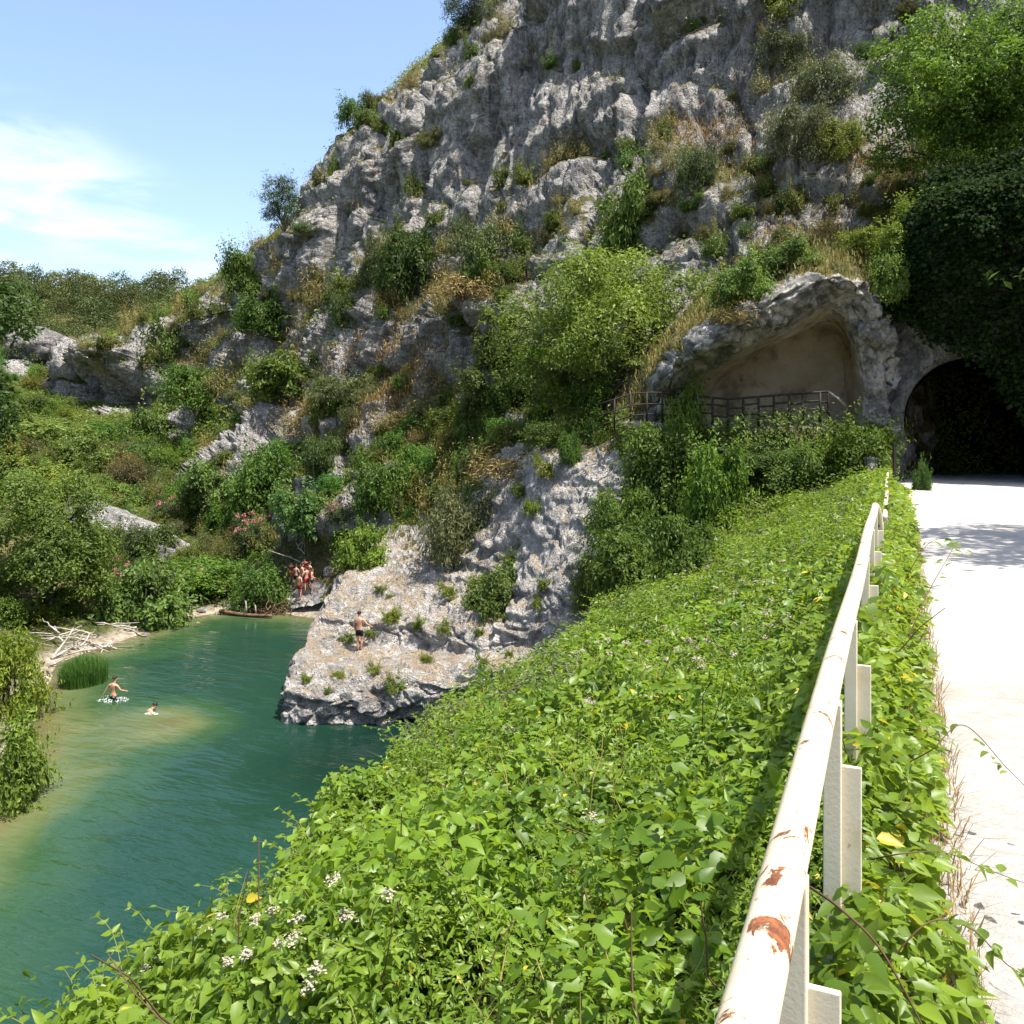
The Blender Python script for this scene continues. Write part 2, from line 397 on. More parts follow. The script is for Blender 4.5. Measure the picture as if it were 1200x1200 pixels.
V = np.stack([GX.ravel(), GY.ravel(), gz], 1); F = grid_faces(len(gx), len(gy))
shore = smooth(3.2, .6, gd) * smooth(-14, -8, -np.abs(GX.ravel() + 12) + 2) * 1.0
shore = smooth(1.5, .4, gd)
me = mesh_np('ground', V, F, True, {'shore': shore}); g = obj('ground', me, M['ground']); tag(g, kind='structure')
register(V, vnormals(V, F), 'ground')

# ------------------------------------------------------------------ river water: turbid body over the bed, shallows where the sediment shows
wx = np.arange(-27, 9.01, .4); wy = np.arange(-14, 60.01, .4)
WX, WY = np.meshgrid(wx, wy, indexing='ij'); q = np.stack([WX.ravel(), WY.ravel()], 1)
LEFT = np.vstack([RIVER[:9], [(-6, 70), (-60, 70), (-60, -60)]])
dl = np.maximum(0, poly_sd(q, LEFT))
n3 = np.stack([q[:, 0], q[:, 1], 0 * q[:, 0]], 1)
bar = np.exp(-(((q[:, 0] + 13.2) * .92 + (q[:, 1] - 33.5) * .22) / 2.6) ** 2 - (((q[:, 1] - 33.3) - .15 * (q[:, 0] + 13)) / 3.1) ** 2)
bar2 = np.exp(-((q[:, 0] + 16.0 - (q[:, 1] - 28) * -.25) / 2.3) ** 2 - ((q[:, 1] - 28.5) / 5.0) ** 2)
dep_refl = .12 + .36 * dl + .7 * fbm(n3 / 5, 3) * smooth(1, 5, dl)
dep_refl = dep_refl * (1 - .86 * bar) * (1 - .35 * bar2)
dep_refl = np.clip(dep_refl, .03, 2.3) + 1.6 * np.exp(-((q[:, 0] + 3.5) / 4.6) ** 2 - ((q[:, 1] - 29.5) / 4.8) ** 2)  # last term paints the outcrop's dark reflection in as extra depth
V = np.stack([q[:, 0], q[:, 1], 0 * q[:, 0]], 1)
b = NB('river_water'); p = b.pos()
d = b.mth('ADD', b.attr('depth_refl'), b.mth('MULTIPLY', b.mth('SUBTRACT', b.noise(p, .35, 5, .6, .4), .5), .9))
c = b.mix(b.rng(d, .0, .55), (.15, .125, .055), (.085, .105, .042))
c = b.mix(b.rng(d, .35, 1.15), c, (.022, .056, .022))
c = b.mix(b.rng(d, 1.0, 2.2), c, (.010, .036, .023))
c = b.mix(b.rng(d, 2.3, 3.6), c, (.004, .018, .012))  # darkest green: rock reflection put into the water colour by the outcrop
v = b.pos((1, 1, 1), (0, 0, R_(24)))
mpn = b.n('ShaderNodeMapping'); b.t.links.new(v, mpn.inputs[0]); mpn.inputs['Scale'].default_value = (.55, 1.5, 1)
h = b.mth('ADD', b.mth('MULTIPLY', b.noise(mpn.outputs[0], 1.1, 3, .5, .3), 1.0), b.mth('MULTIPLY', b.noise(mpn.outputs[0], 3.4, 3, .55), .33))
patch = b.rng(b.noise(p, .16, 3, .5), .36, .62, .25, 1.0)
bn = b.bump(b.mth('MULTIPLY', h, patch), .16, .8)
dif = b.n('ShaderNodeBsdfDiffuse'); b.set(dif.inputs['Color'], c)
tr = b.n('ShaderNodeBsdfTransparent'); tr.inputs['Color'].default_value = (.75, .80, .62, 1)
m1_ = b.n('ShaderNodeMixShader'); b.set(m1_.inputs[0], b.rng(b.attr('depth_refl'), .0, .5, .35, 1.0)); b.t.links.new(tr.outputs[0], m1_.inputs[1]); b.t.links.new(dif.outputs[0], m1_.inputs[2])
gl = b.n('ShaderNodeBsdfGlossy'); gl.inputs['Roughness'].default_value = .06; b.set(gl.inputs['Normal'], bn)
fr = b.n('ShaderNodeFresnel'); fr.inputs['IOR'].default_value = 1.33; b.set(fr.inputs['Normal'], bn)
m2_ = b.n('ShaderNodeMixShader'); b.set(m2_.inputs[0], fr.outputs[0]); b.t.links.new(m1_.outputs[0], m2_.inputs[1]); b.t.links.new(gl.outputs[0], m2_.inputs[2])
M['water'] = b.done(m2_.outputs[0])
wob = obj('water', mesh_np('water', V, grid_faces(len(wx), len(wy)), True, {'depth_refl': dep_refl}), M['water']); tag(wob, kind='structure')

# ------------------------------------------------------------------ the cliff and its talus: lofted from its own sections
def ledges(p): return p
CL = {  # image column: (row, distance) from the buried foot over talus, foot, ledge, face to rim and plateau
 60: [(600, 96), (540, 102), (515, 106), (500, 108), (480, 109), (465, 110), (455, 111), (448, 114), (430, 150)],
 92: [(590, 93), (530, 99), (505, 102), (480, 103.5), (455, 104), (438, 105), (425, 106), (412, 108.5), (405, 145)],
 140: [(590, 84), (540, 92), (510, 97), (482, 100), (455, 101), (430, 102), (410, 103), (396, 106), (385, 140)],
 200: [(625, 74), (560, 82), (520, 88), (478, 94), (452, 96), (425, 98), (395, 100), (374, 104), (362, 140)],
 250: [(660, 64), (590, 70), (530, 78), (470, 86), (440, 90), (412, 93), (380, 96), (342, 100), (328, 138)],
 330: [(712, 55), (620, 61), (540, 69), (455, 78), (400, 81), (362, 85), (325, 87), (280, 92), (268, 132)],
 400: [(700, 53), (620, 57), (550, 63), (450, 70), (390, 73), (335, 77), (262, 81), (192, 86), (178, 126)],
 470: [(690, 51), (600, 54), (525, 59), (450, 63.5), (372, 65.5), (318, 70.5), (220, 75), (112, 80), (98, 120)],
 540: [(690, 47), (590, 49), (515, 53.5), (445, 57.5), (350, 59.5), (312, 64.5), (180, 70), (48, 75), (34, 115)],
 620: [(690, 42), (570, 44), (505, 48), (425, 52), (345, 54.5), (285, 59), (130, 65.5), (-40, 71), (-56, 111)],
 700: [(690, 38.5), (570, 39.5), (510, 42), (425, 46.5), (335, 49.5), (255, 54), (100, 60.5), (-90, 67), (-105, 107)],
 800: [(690, 35.5), (570, 36.5), (490, 38.5), (400, 42), (325, 44.5), (235, 48.5), (80, 54.5), (-150, 62), (-165, 102)],
 900: [(660, 35), (560, 36), (480, 39), (375, 40.5), (300, 42), (222, 45), (80, 50.5), (-200, 58.5), (-215, 98)],
 1000: [(640, 36), (560, 37), (480, 40), (360, 40.5), (285, 41), (225, 43), (60, 48.5), (-250, 56), (-265, 96)],
 1100: [(600, 38), (520, 38.5), (420, 39), (310, 39.5), (245, 40), (200, 42.5), (60, 47), (-280, 54), (-295, 94)],
 1250: [(600, 37.5), (520, 38), (420, 38.2), (300, 38.5), (215, 38.5), (150, 41), (30, 45.5), (-310, 52), (-325, 92)],
 1500: [(620, 34), (520, 34.5), (420, 35), (300, 35.5), (200, 36), (130, 38.5), (0, 43), (-330, 49), (-345, 89)]}
cols = sorted(CL)
G = np.array([[at(c, py, Y) for py, Y in CL[c]] for c in cols])
NU, NV = 720, 400
# spread the columns evenly in picture width
t_c = np.interp(np.linspace(60, 1500, NU), cols, np.arange(len(cols)))
def cat_at(G, t):
    m = len(G); i = np.clip(np.floor(t).astype(int), 0, m - 2); f = (t - i).reshape((-1,) + (1,) * (G.ndim - 1))
    a, b_, c_, d_ = G[np.clip(i - 1, 0, m - 1)], G[i], G[i + 1], G[np.clip(i + 2, 0, m - 1)]
    return .5 * (2 * b_ + (c_ - a) * f + (2 * a - 5 * b_ + 4 * c_ - d_) * f ** 2 + (3 * b_ - a - 3 * c_ + d_) * f ** 3)
G = cat_at(G, t_c)
tv = np.concatenate([np.linspace(0, 7.25, NV - 24), np.linspace(7.3, 8, 24)])
S = np.moveaxis(cat_at(np.moveaxis(G, 1, 0), tv), 0, 1)
V = S.reshape(-1, 3); F = grid_faces(NU, NV); N = vnormals(V, F)
if N[len(N) // 2, 1] > 0: F = F[:, ::-1]; N = -N
vrow = np.tile(tv, NU); pxc = np.repeat(np.linspace(60, 1500, NU), NV)
rock = np.interp(vrow, [0, 1, 2, 2.7, 3.2, 4.6, 5, 5.4, 7, 7.4, 8], [.2, .3, .5, .8, 1, 1, .6, 1, .8, .3, .1])
_pxa = np.repeat(np.linspace(60, 1500, NU), NV)
ribs = smooth(.0, .14, fbm(V * np.array([1, 1, .8]) / 8.5 + 301, 3)) * smooth(.6, 1.0, vrow) * smooth(3.6, 3.0, vrow) * smooth(640, 540, _pxa)
rock = np.maximum(rock, ribs)
far = np.clip(V[:, 1] / 60, .7, 1.5)
q = V * np.array([1, 1, .42])
q = q + .9 * np.stack([fbm(V / 6 + 40, 3), fbm(V / 6 + 80, 3), fbm(V / 6 + 120, 3)], 1) * 2.0
disp = 2.2 * fbm(q / 13, 3) + .9 * (fbm(q / 6.5 + 9, 3, True) - .45) 
# slanting ledges, running down to the left across the face
along = (V @ np.array([.60, -.60, 0])); lz = (V[:, 2] - .42 * along) / 5.2 + 1.1 * fbm(V / 11 + 31, 2)
saw = lz - np.floor(lz); disp += rock * 1.1 * (smooth(0, .12, saw) * (1 - saw) - .35) * smooth(-.25, .25, fbm(V / 16 + 63, 2) + .12)
qs = V * np.array([1, 1, .65])
qf = V * np.array([1, 1, .24]) + .5 * np.stack([fbm(V / 2.5 + 140, 2)] * 3, 1)
rgh = .35 + .95 * smooth(-.18, .25, fbm(V / 7 + 51, 2)); rg2 = .35 + 1.0 * smooth(-.2, .25, fbm(V / 4 + 151, 2))
disp2 = .34 * (fbm(qf / 1.9 + 21, 3, True) - .5) + blocky(V, 7.5, 24.0, 1.5, 1.6, .35, 13.7) + rgh * blocky(V, 2.6, 11.0, .50, .55, .4) + rg2 * blocky(V, 1.0, 3.2, .26, .26, .4, 5.3) + blocky(V, .62, 1.0, .20, .15, .4, 9.1) + .10 * fbm(V / .38 + 3, 2)
_px0 = 600 + V[:, 0] / V[:, 1] * 1000; _py0 = HOR - (V[:, 2] - EYE) / V[:, 1] * 1000
disp += 3.2 * np.exp(-((_px0 - 128) / 34) ** 2 - ((_py0 - 425) / 16) ** 2) - 3.4 * np.exp(-((_px0 - 138) / 30) ** 2 - ((_py0 - 466) / 15) ** 2) - 2.2 * np.exp(-((_px0 - 365) / 12) ** 2 - ((_py0 - 545) / 20) ** 2)
D = (disp * np.clip(rock + .15, 0, 1) * .9 + disp2 * rock * .95 + (1 - rock) * .5 * fbm(V / 3, 3) + 1.1 * ribs) * far
D *= smooth(8, 7.3, vrow) * .9 + .1
V = V + N * D[:, None]
N = vnormals(V, F)
vegm = np.interp(vrow, [0, 1, 2, 2.8, 3.3, 4.5, 5, 5.6, 7, 7.4, 8], [1, 1, .75, .42, .12, .12, .45, .10, .12, .75, 1])
vegm = vegm + smooth(.45, .8, N[:, 2]) * .55 + .35 * fbm(V / 4 + 71, 3)
vegm -= .85 * ribs
vegm -= 2.2 * np.exp(-((_px0 - 358) / 24) ** 2 - ((_py0 - 694) / 20) ** 2)
s_ = V[:, 0] * RX[0] + V[:, 1] * RX[1]; l_ = V[:, 0] * PX[0] + V[:, 1] * PX[1]
keep = ~((s_ > 35) & (l_ > -.9) & (l_ < 6.6) & (V[:, 2] < 15.3))
me = mesh_np('cliff', V, grid_faces(NU, NV, keep)[:, ::1] if F[0, 1] != 1 else grid_faces(NU, NV, keep)[:, ::-1], True, {'veg': np.clip(vegm, 0, 1.3)})
cl = obj('cliff', me, M['cliff']); tag(cl, kind='structure')
register(V, N, 'cliff'); CLIFF_V, CLIFF_N, CLIFF_VEG, CLIFF_ROW = V, N, vegm, vrow

# ------------------------------------------------------------------ the bank the rail stands on, its drop to the river, the road
BY = [-4, 1.5, 2.8, 3.8, 6, 10, 13, 18, 24, 28, 33, 37]
BX = [-1.6, -1.65, -1.75, -1.75, -1.65, -1.35, -.85, .6, 2.3, 4.2, 8.5, 12]
BZ = [8.85, 8.8, 8.8, 8.55, 7.95, 7.4, 6.85, 6.15, 6.05, 6.6, 9.0, 9.4]
yy = np.linspace(-4, 36.4, 180)
secs = []
for y in yy:
    ex, ez = np.interp(y, BY, BX), np.interp(y, BY, BZ) - .45
    rl = .445 * y
    secs.append([(ex - 3.2, y, -1.6), (ex - 2.4, y, ez * .45), (ex - .8, y, ez - 1.3), (ex, y, ez), ((ex + rl) / 2 - .1, y, (ez + 9.25) / 2 + .10), (rl - .25, y, 9.25), (rl + .1, y, 9.30), (rl + .40, y, 9.36), (rl + 3, y, 9.36), (rl + 6.2, y, 9.36), (rl + 7.2, y, 9.9), (rl + 9, y, 11.2)])
G = np.array(secs); S = catmull(G, 90, 1); V = S.reshape(-1, 3)
bl = V[:, 0] - .445 * V[:, 1]
V[:, 2] += .12 * fbm(V / 1.2, 3) * (smooth(.2, -.2, bl) + smooth(6, 7, bl))
F = grid_faces(len(yy), 90); N = vnormals(V, F)
if N[:, 2].mean() < 0: F = F[:, ::-1]; N = -N
me = mesh_np('bank', V, F, True, {'shore': np.zeros(len(V))}); bk = obj('bank', me, M['ground']); tag(bk, kind='structure')
register(V, N, 'bank'); BANK = (V, N)
sl = np.linspace(-5, 78, 200); ll = np.linspace(.13, 5.75, 24)
A, B = np.meshgrid(sl, ll, indexing='ij'); A = A.ravel(); B = B.ravel()
edge = (B < .14) * .06 * perlin(np.stack([A * 1.4, A * 0, A * 0], 1)); B2 = B + edge
V = np.stack([A * RX[0] + B2 * PX[0], A * RX[1] + B2 * PX[1], 9.385 + .012 * perlin(np.stack([A * 1.5, B * 1.5, A * 0], 1)) + .02 * (B > .4)], 1)
F = grid_faces(len(sl), len(ll))
if vnormals(V, F)[:, 2].mean() < 0: F = F[:, ::-1]
rd = obj('road', mesh_np('road', V, F, True), M['road']); tag(rd, kind='structure')

# ------------------------------------------------------------------ tunnel: hewn headwall, stone arch, lining
TL, TR, TS, ZC, ZR = 2.9, 2.45, 36.7, 9.4 + 2.35, 9.4
tun = empty('tunnel_portal', SL(TS, TL, 9.4)); tag(tun, 'dark arched tunnel mouth with a pale stone ring under hanging ivy', 'tunnel')
base = np.array(tun.location)
nl, nz = 190, 170
lg = np.linspace(-.75, 13, nl)
# rows: up the wall, then back over the top
rows = [(0, 8.2), (.0, 9.5), (-.15, 12), (-.7, 15), (-1.7, 17.5), (-1.7, 19.6), (.6, 20.9), (2.6, 21.4), (5.5, 21.6)]
rg = catmull(np.array(rows), nz, 0)
A = np.repeat(lg, nz); so = np.tile(rg[:, 0], nl); zo = np.tile(rg[:, 1], nl)
left = smooth(2.2, -1.6, A)
zo = np.where(zo > 12, 12 + (zo - 12) * (1 - .50 * left), zo)
zo = np.where(zo > 14, zo + np.clip((A - 3.0) * .22, 0, 2.0) * smooth(14, 19, zo), zo)
so = np.where(so < 0, so * smooth(.2, 1.8, A), so)
sfo = np.where(A > 5.6, -(A - 5.6) * .55, 0)
V = np.stack([(TS + so + sfo) * RX[0] + A * PX[0], (TS + so + sfo) * RX[1] + A * PX[1], zo], 1)
nrm = np.tile(-np.array([RX[0], RX[1], 0]), (len(V), 1))
hole = (np.abs(A - TL) < TR + .12) & (zo < ZC) | (np.hypot(A - TL, zo - ZC) < TR + .12)
dd = .34 * fbm(V / 2.2, 4) + blocky(V, 1.3, 1.0, .22, .12) + .06 * fbm(V / .4 + 8, 3)
near = np.minimum(1, np.maximum(0, np.hypot(A - TL, np.maximum(zo - ZC, 0)) - TR - .3) * 1.2)
V = V + nrm * (dd * near)[:, None]; V[:, 2] += .3 * fbm(V / 1.5 + 4, 3) * (so > .6)
F = grid_faces(nl, nz, ~hole); Fa = grid_faces(nl, nz); N = vnormals(V, Fa)
if (N @ nrm[0]).mean() < 0: F = F[:, ::-1]; N = -N
obj('headwall', mesh_np('headwall', V - base, F, True), M['portal_rock'], tun); register(V[so > .8], N[so > .8], 'headwall'); HEADW = (V, N, A, zo, so)
ang = np.linspace(0, math.pi, 60)
prof = [(TL + TR * math.cos(a), ZC + TR * math.sin(a), math.cos(a), math.sin(a)) for a in ang]
prof = [(TL + TR, 8.6, 1, 0)] + prof + [(TL - TR, 8.6, -1, 0)]
mb = MB()
ringv = []
for (l, z, cx, cz) in prof:
    j = .06 * math.sin(l * 9 + z * 7)
    for (o, s) in ((0, .9), (0, -.10), (.10, -.16), (.50 + j, -.14), (.52 + j, .35)):
        ringv.append(SL(TS + s, l + cx * o, z + cz * o) - base)
Fr = grid_faces(len(prof), 5); mb.add(np.array(ringv), Fr)
obj('arch_ring', mb.mesh('arch_ring'), M['portal_rock'], tun)
mb = MB(); lv = []
for s in np.linspace(.25, 44, 30):
    for (l, z, cx, cz) in prof: lv.append(SL(TS + s, l + cx * .03 + .12 * math.sin(s * 1.3 + z), z + cz * .03) - base)
mb.add(np.array(lv), grid_faces(30, len(prof)))
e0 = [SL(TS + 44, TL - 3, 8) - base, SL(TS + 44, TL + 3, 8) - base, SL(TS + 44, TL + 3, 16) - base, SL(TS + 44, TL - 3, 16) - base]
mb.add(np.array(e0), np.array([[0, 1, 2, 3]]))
obj('lining', mb.mesh('lining'), M['lining'], tun)

# ------------------------------------------------------------------ the rock shelter left of the tunnel
CV = [
 [(725, 540, 37), (740, 462, 38.5), (790, 392, 39.5), (845, 352, 40), (905, 318, 40), (985, 284, 40), (1070, 312, 40), (1095, 400, 40), (1095, 570, 40)],
 [(748, 540, 37.6), (756, 482, 37.2), (786, 412, 34.2), (850, 368, 33.0), (888, 342, 32.6), (985, 317, 32.6), (1036, 358, 33.2), (1054, 430, 34.0), (1054, 570, 34.2)],
 [(770, 540, 37.4), (774, 490, 36.9), (792, 428, 32.4), (868, 380, 31.2), (902, 358, 31.2), (980, 332, 31.8), (1024, 368, 32.6), (1044, 430, 33.3), (1046, 570, 33.5)],
 [(800, 525, 37.3), (802, 494, 36.8), (806, 450, 34.2), (876, 408, 32.8), (916, 386, 32.8), (972, 360, 33.0), (1002, 394, 33.2), (1012, 440, 33.4), (1014, 550, 33.6)],
 [(822, 515, 37.3), (824, 492, 36.9), (830, 455, 36.0), (880, 418, 35.2), (926, 397, 35.2), (968, 376, 35.0), (994, 400, 34.9), (1002, 440, 34.8), (1004, 540, 34.8)],
 [(832, 505, 36.8), (836, 482, 36.9), (848, 446, 37), (886, 416, 37), (930, 393, 37), (965, 388, 37), (988, 410, 37), (995, 445, 36.8), (996, 530, 36.6)],
 [(838, 505, 37.3), (858, 492, 37.4), (880, 476, 37.4), (902, 462, 37.4), (930, 452, 37.4), (955, 455, 37.4), (972, 468, 37.4), (980, 485, 37.3), (984, 520, 37.2)],
 [(900, 515, 37.4)] * 9]
G = np.array([[at(*c) for c in r] for r in CV])
G = catmull(catmull(G, 150, 0), 190, 1); V = G.reshape(-1, 3); F = grid_faces(150, 190); N = vnormals(V, F)
if N[30 * 190 + 95, 1] > 0: F = F[:, ::-1]; N = -N
rr = np.repeat(np.linspace(0, 7, 150), 190)
outr = smooth(3.4, 2.6, rr)
D = outr * (.75 * fbm(V * np.array([1, 1, .8]) / 2.4, 4) + blocky(V, 1.6, 1.2, .34, .16, .3) + blocky(V, .6, .5, .20, .10, .3, 4.4) + .10 * (fbm(V / .5 + 3, 3, True) - .5)) + (1 - outr) * (.22 * fbm(V / 1.6 + 5, 4) + .05 * fbm(V / .4, 3))
V = V + N * (D * smooth(0, .4, rr + .1))[:, None]; N = vnormals(V, F)
veg = smooth(1.35, .7, rr) * 1.1 * smooth(-.2, .3, N[:, 2])
shl = empty('rock_shelter', at(900, 500, 33)); tag(shl, 'shallow hollow in the rock with a jutting grey brow beside the tunnel mouth', 'rock shelter')
obj('rock_shell', mesh_np('rock_shell', V - np.array(shl.location), F, True, {'deep': smooth(2.9, 3.7, rr), 'veg': veg}), M['cave'], shl); register(V, N, 'shelter')
TE = {730: 0, 800: 0, 860: 0, 920: 0, 985: 0, 1040: 0}
G = []
for c in (725, 800, 860, 920, 985, 1046):
    k = (c - 725) / 320; e = {725: 3.6, 800: 1.2}.get(c, 0)
    G.append([at(c, 492 + 6 * k, 38 + e), at(c, 494 + 8 * k, 33.6 + e), at(c, 500 + 10 * k, 32.9 + e), at(c, 540 + 6 * k, 32.4 + e), at(c, 590 - 25 * k, 31.4 + e), at(c, 680 - 70 * k, 29.6 + e)])
G = catmull(catmull(np.array(G), 120, 0), 70, 1); V = G.reshape(-1, 3); F = grid_faces(120, 70)
V[:, 2] += .12 * fbm(V / 1.1, 3); N = vnormals(V, F)
if N[:, 2].mean() < 0: F = F[:, ::-1]; N = -N
ter = obj('terrace', mesh_np('terrace', V, F, True, {'shore': np.tile(smooth(2.1, 1.7, np.linspace(0, 5, 70)), 120)}), M['ground']); tag(ter, kind='structure'); register(V, N, 'terrace'); TERR = (V, N)

# ------------------------------------------------------------------ the pale outcrop that reaches into the pool
OC = [
 [(385, 760, 49), (376, 738, 48.5), (378, 728, 47.5), (382, 708, 46.5), (392, 688, 46), (404, 670, 47), (428, 648, 48.5), (450, 628, 50), (460, 615, 56)],
 [(348, 855, 37), (341, 833, 35.6), (339, 800, 35.2), (349, 768, 36.2), (368, 735, 38.8), (386, 706, 41), (421, 672, 44), (456, 638, 47.5), (475, 605, 56)],
 [(375, 866, 34), (358, 846, 33.4), (355, 812, 33.3), (382, 779, 35.2), (405, 758, 38.3), (425, 722, 40.0), (450, 686, 43.0), (477, 640, 46.8), (490, 595, 56)],
 [(430, 866, 33.6), (430, 846, 33.3), (435, 806, 33.1), (445, 777, 34.9), (455, 761, 38.0), (470, 724, 39.6), (490, 678, 42.5), (502, 636, 46), (515, 580, 54)],
 [(500, 856, 33.3), (500, 838, 33.5), (498, 806, 33.0), (505, 780, 34.2), (510, 763, 36.8), (520, 732, 38.2), (530, 690, 40.2), (537, 650, 43), (545, 560, 50)],
 [(570, 850, 33.1), (570, 834, 33.5), (568, 806, 32.9), (570, 783, 33.2), (572, 768, 34.8), (575, 738, 36.4), (584, 690, 38.3), (590, 630, 40.2), (592, 525, 45)],
 [(620, 845, 32.9), (620, 828, 33.3), (620, 805, 32.9), (620, 775, 32.9), (620, 756, 33.9), (618, 712, 35.4), (624, 640, 37.3), (632, 535, 40.3), (632, 518, 46)],
 [(660, 835, 32.6), (658, 808, 33.0), (655, 775, 32.3), (655, 745, 32.4), (655, 728, 33), (655, 680, 34.5), (660, 600, 36.8), (666, 530, 39.2), (666, 512, 45)],
 [(720, 810, 31.8), (715, 780, 32), (710, 745, 31.9), (710, 715, 32.2), (705, 690, 33), (700, 640, 34.4), (702, 585, 35.6), (706, 530, 37.5), (706, 508, 44)],
 [(810, 790, 30.5), (805, 765, 31), (795, 725, 31.4), (785, 690, 31.9), (772, 660, 32.6), (764, 620, 33.4), (758, 580, 34.2), (752, 520, 35.2), (746, 500, 42)]]
OC = [[(c[0], c[1], c[2] - (.2 if k < 2 else .75 if k == 5 else 0)) for k, c in enumerate(r)] for r in OC]
G = np.array([[at(*c) for c in r] for r in OC]); NU2, NV2 = 330, 300
G = catmull(catmull(G, NU2, 0), NV2, 1); V = G.reshape(-1, 3); F = grid_faces(NU2, NV2); N = vnormals(V, F)
if N[160 * NV2 + 90, 1] > 0: F = F[:, ::-1]; N = -N
vr = np.tile(np.linspace(0, 8, NV2), NU2)
q = V * np.array([1, 1, .8])
lz = (V[:, 2] + .10 * V[:, 0]) / .95 + .9 * fbm(V / 2.6 + 11, 3); saw = lz - np.floor(lz)
D = .55 * fbm(q / 3.2, 3) + .30 * (fbm(q / 1.7 + 7, 4, True) - .5) + .26 * (smooth(0, .16, saw) * (1 - saw) - .4) + blocky(V, 2.3, 1.5, .36, .20, .3) + blocky(V, .85, .55, .19, .12, .35, 3.7) + .09 * (fbm(V / .5 + 3, 3, True) - .5) + .04 * fbm(V / .2, 2)
flat = smooth(3.0, 3.4, vr) * smooth(4.6, 4.0, vr)
_px = 600 + V[:, 0] / V[:, 1] * 1000; D *= .82 * (1 - .6 * flat) * (1 - .5 * smooth(585, 625, _px) * smooth(4.2, 5.0, vr))
V = V + N * D[:, None]; N = vnormals(V, F)
veg = smooth(.72, .93, N[:, 2]) * .35 + smooth(6.2, 7.5, vr) * .35 + .25 * fbm(V / 2 + 9, 3) - .05
oc = obj('rock_outcrop', mesh_np('rock_outcrop', V, F, True, {'veg': np.clip(veg, 0, 1), 'dust': smooth(.60, .86, N[:, 2])}), M['outcrop']); tag(oc, 'big pitted pale limestone outcrop jutting into the green pool', 'rock outcrop'); register(V, N, 'outcrop')

# ------------------------------------------------------------------ loose rocks
def blob(dims, seed, n=(64, 40), rough=.28):
    u = np.linspace(0, 2 * math.pi, n[0], endpoint=False); v = np.linspace(.02, math.pi - .02, n[1])
    U, W = np.meshgrid(u, v, indexing='ij'); d = np.stack([np.sin(W) * np.cos(U), np.sin(W) * np.sin(U), np.cos(W)], -1).reshape(-1, 3)
    r = 1 + rough * fbm(d * 1.3 + seed * 3.1, 3) + rough * .6 * (fbm(d * 2.6 + seed, 4, True) - .5)
    V = d * r[:, None] * np.asarray(dims) / 2
    i, j = np.meshgrid(np.arange(n[0]), np.arange(n[1] - 1), indexing='ij'); i = i.ravel(); j = j.ravel(); i2 = (i + 1) % n[0]
    F = np.stack([i * n[1] + j, i * n[1] + j + 1, i2 * n[1] + j + 1, i2 * n[1] + j], 1)
    return V, F
ALLV = np.concatenate([s[0] for s in SURF]); ALLN = np.concatenate([s[1] for s in SURF])
_ok = ALLV[:, 1] > 1.0; ALLV = ALLV[_ok]; ALLN = ALLN[_ok]
APX = 600 + ALLV[:, 0] / ALLV[:, 1] * 1000; APY = HOR - (ALLV[:, 2] - EYE) / ALLV[:, 1] * 1000
def place(px, py, rad=9, ymin=0, ymax=1e9):
    """the ground point seen at this spot of the photograph"""
    for k in (1, 2, 4, 8):
        m = (np.abs(APX - px) < rad * k) & (np.abs(APY - py) < rad * k) & (ALLV[:, 1] > ymin) & (ALLV[:, 1] < ymax)
        if m.any():
            i = np.where(m)[0]; sc = np.hypot(APX[i] - px, APY[i] - py) / rad + ALLV[i, 1] * .06
            j = i[np.argmin(sc)]; return ALLV[j].copy(), ALLN[j].copy()
    return at(px, py, 60), np.array([0, 0, 1.0])
def rock(px, py, wpx, hpx, seed, label, mat='boulder', dy=.8, tilt=0, name='boulder', Y=None, group=None):
    p, n = place(px, py) if Y is None else (at(px, py, Y), None)
    k = p[1] / 1000; V, F = blob((wpx * k * 1.1, wpx * k * dy, hpx * k * 1.5), seed)
    c, s = math.cos(tilt), math.sin(tilt); V = np.stack([V[:, 0] * c - V[:, 2] * s, V[:, 1], V[:, 0] * s + V[:, 2] * c], 1)
    o = obj(name, mesh_np(name, V, F, True, {'veg': np.zeros(len(V))}), M[mat]); o.location = [float(x) for x in (p + np.array([0, 0, hpx * k * .25]))]
    tag(o, label, 'rock', group); return o
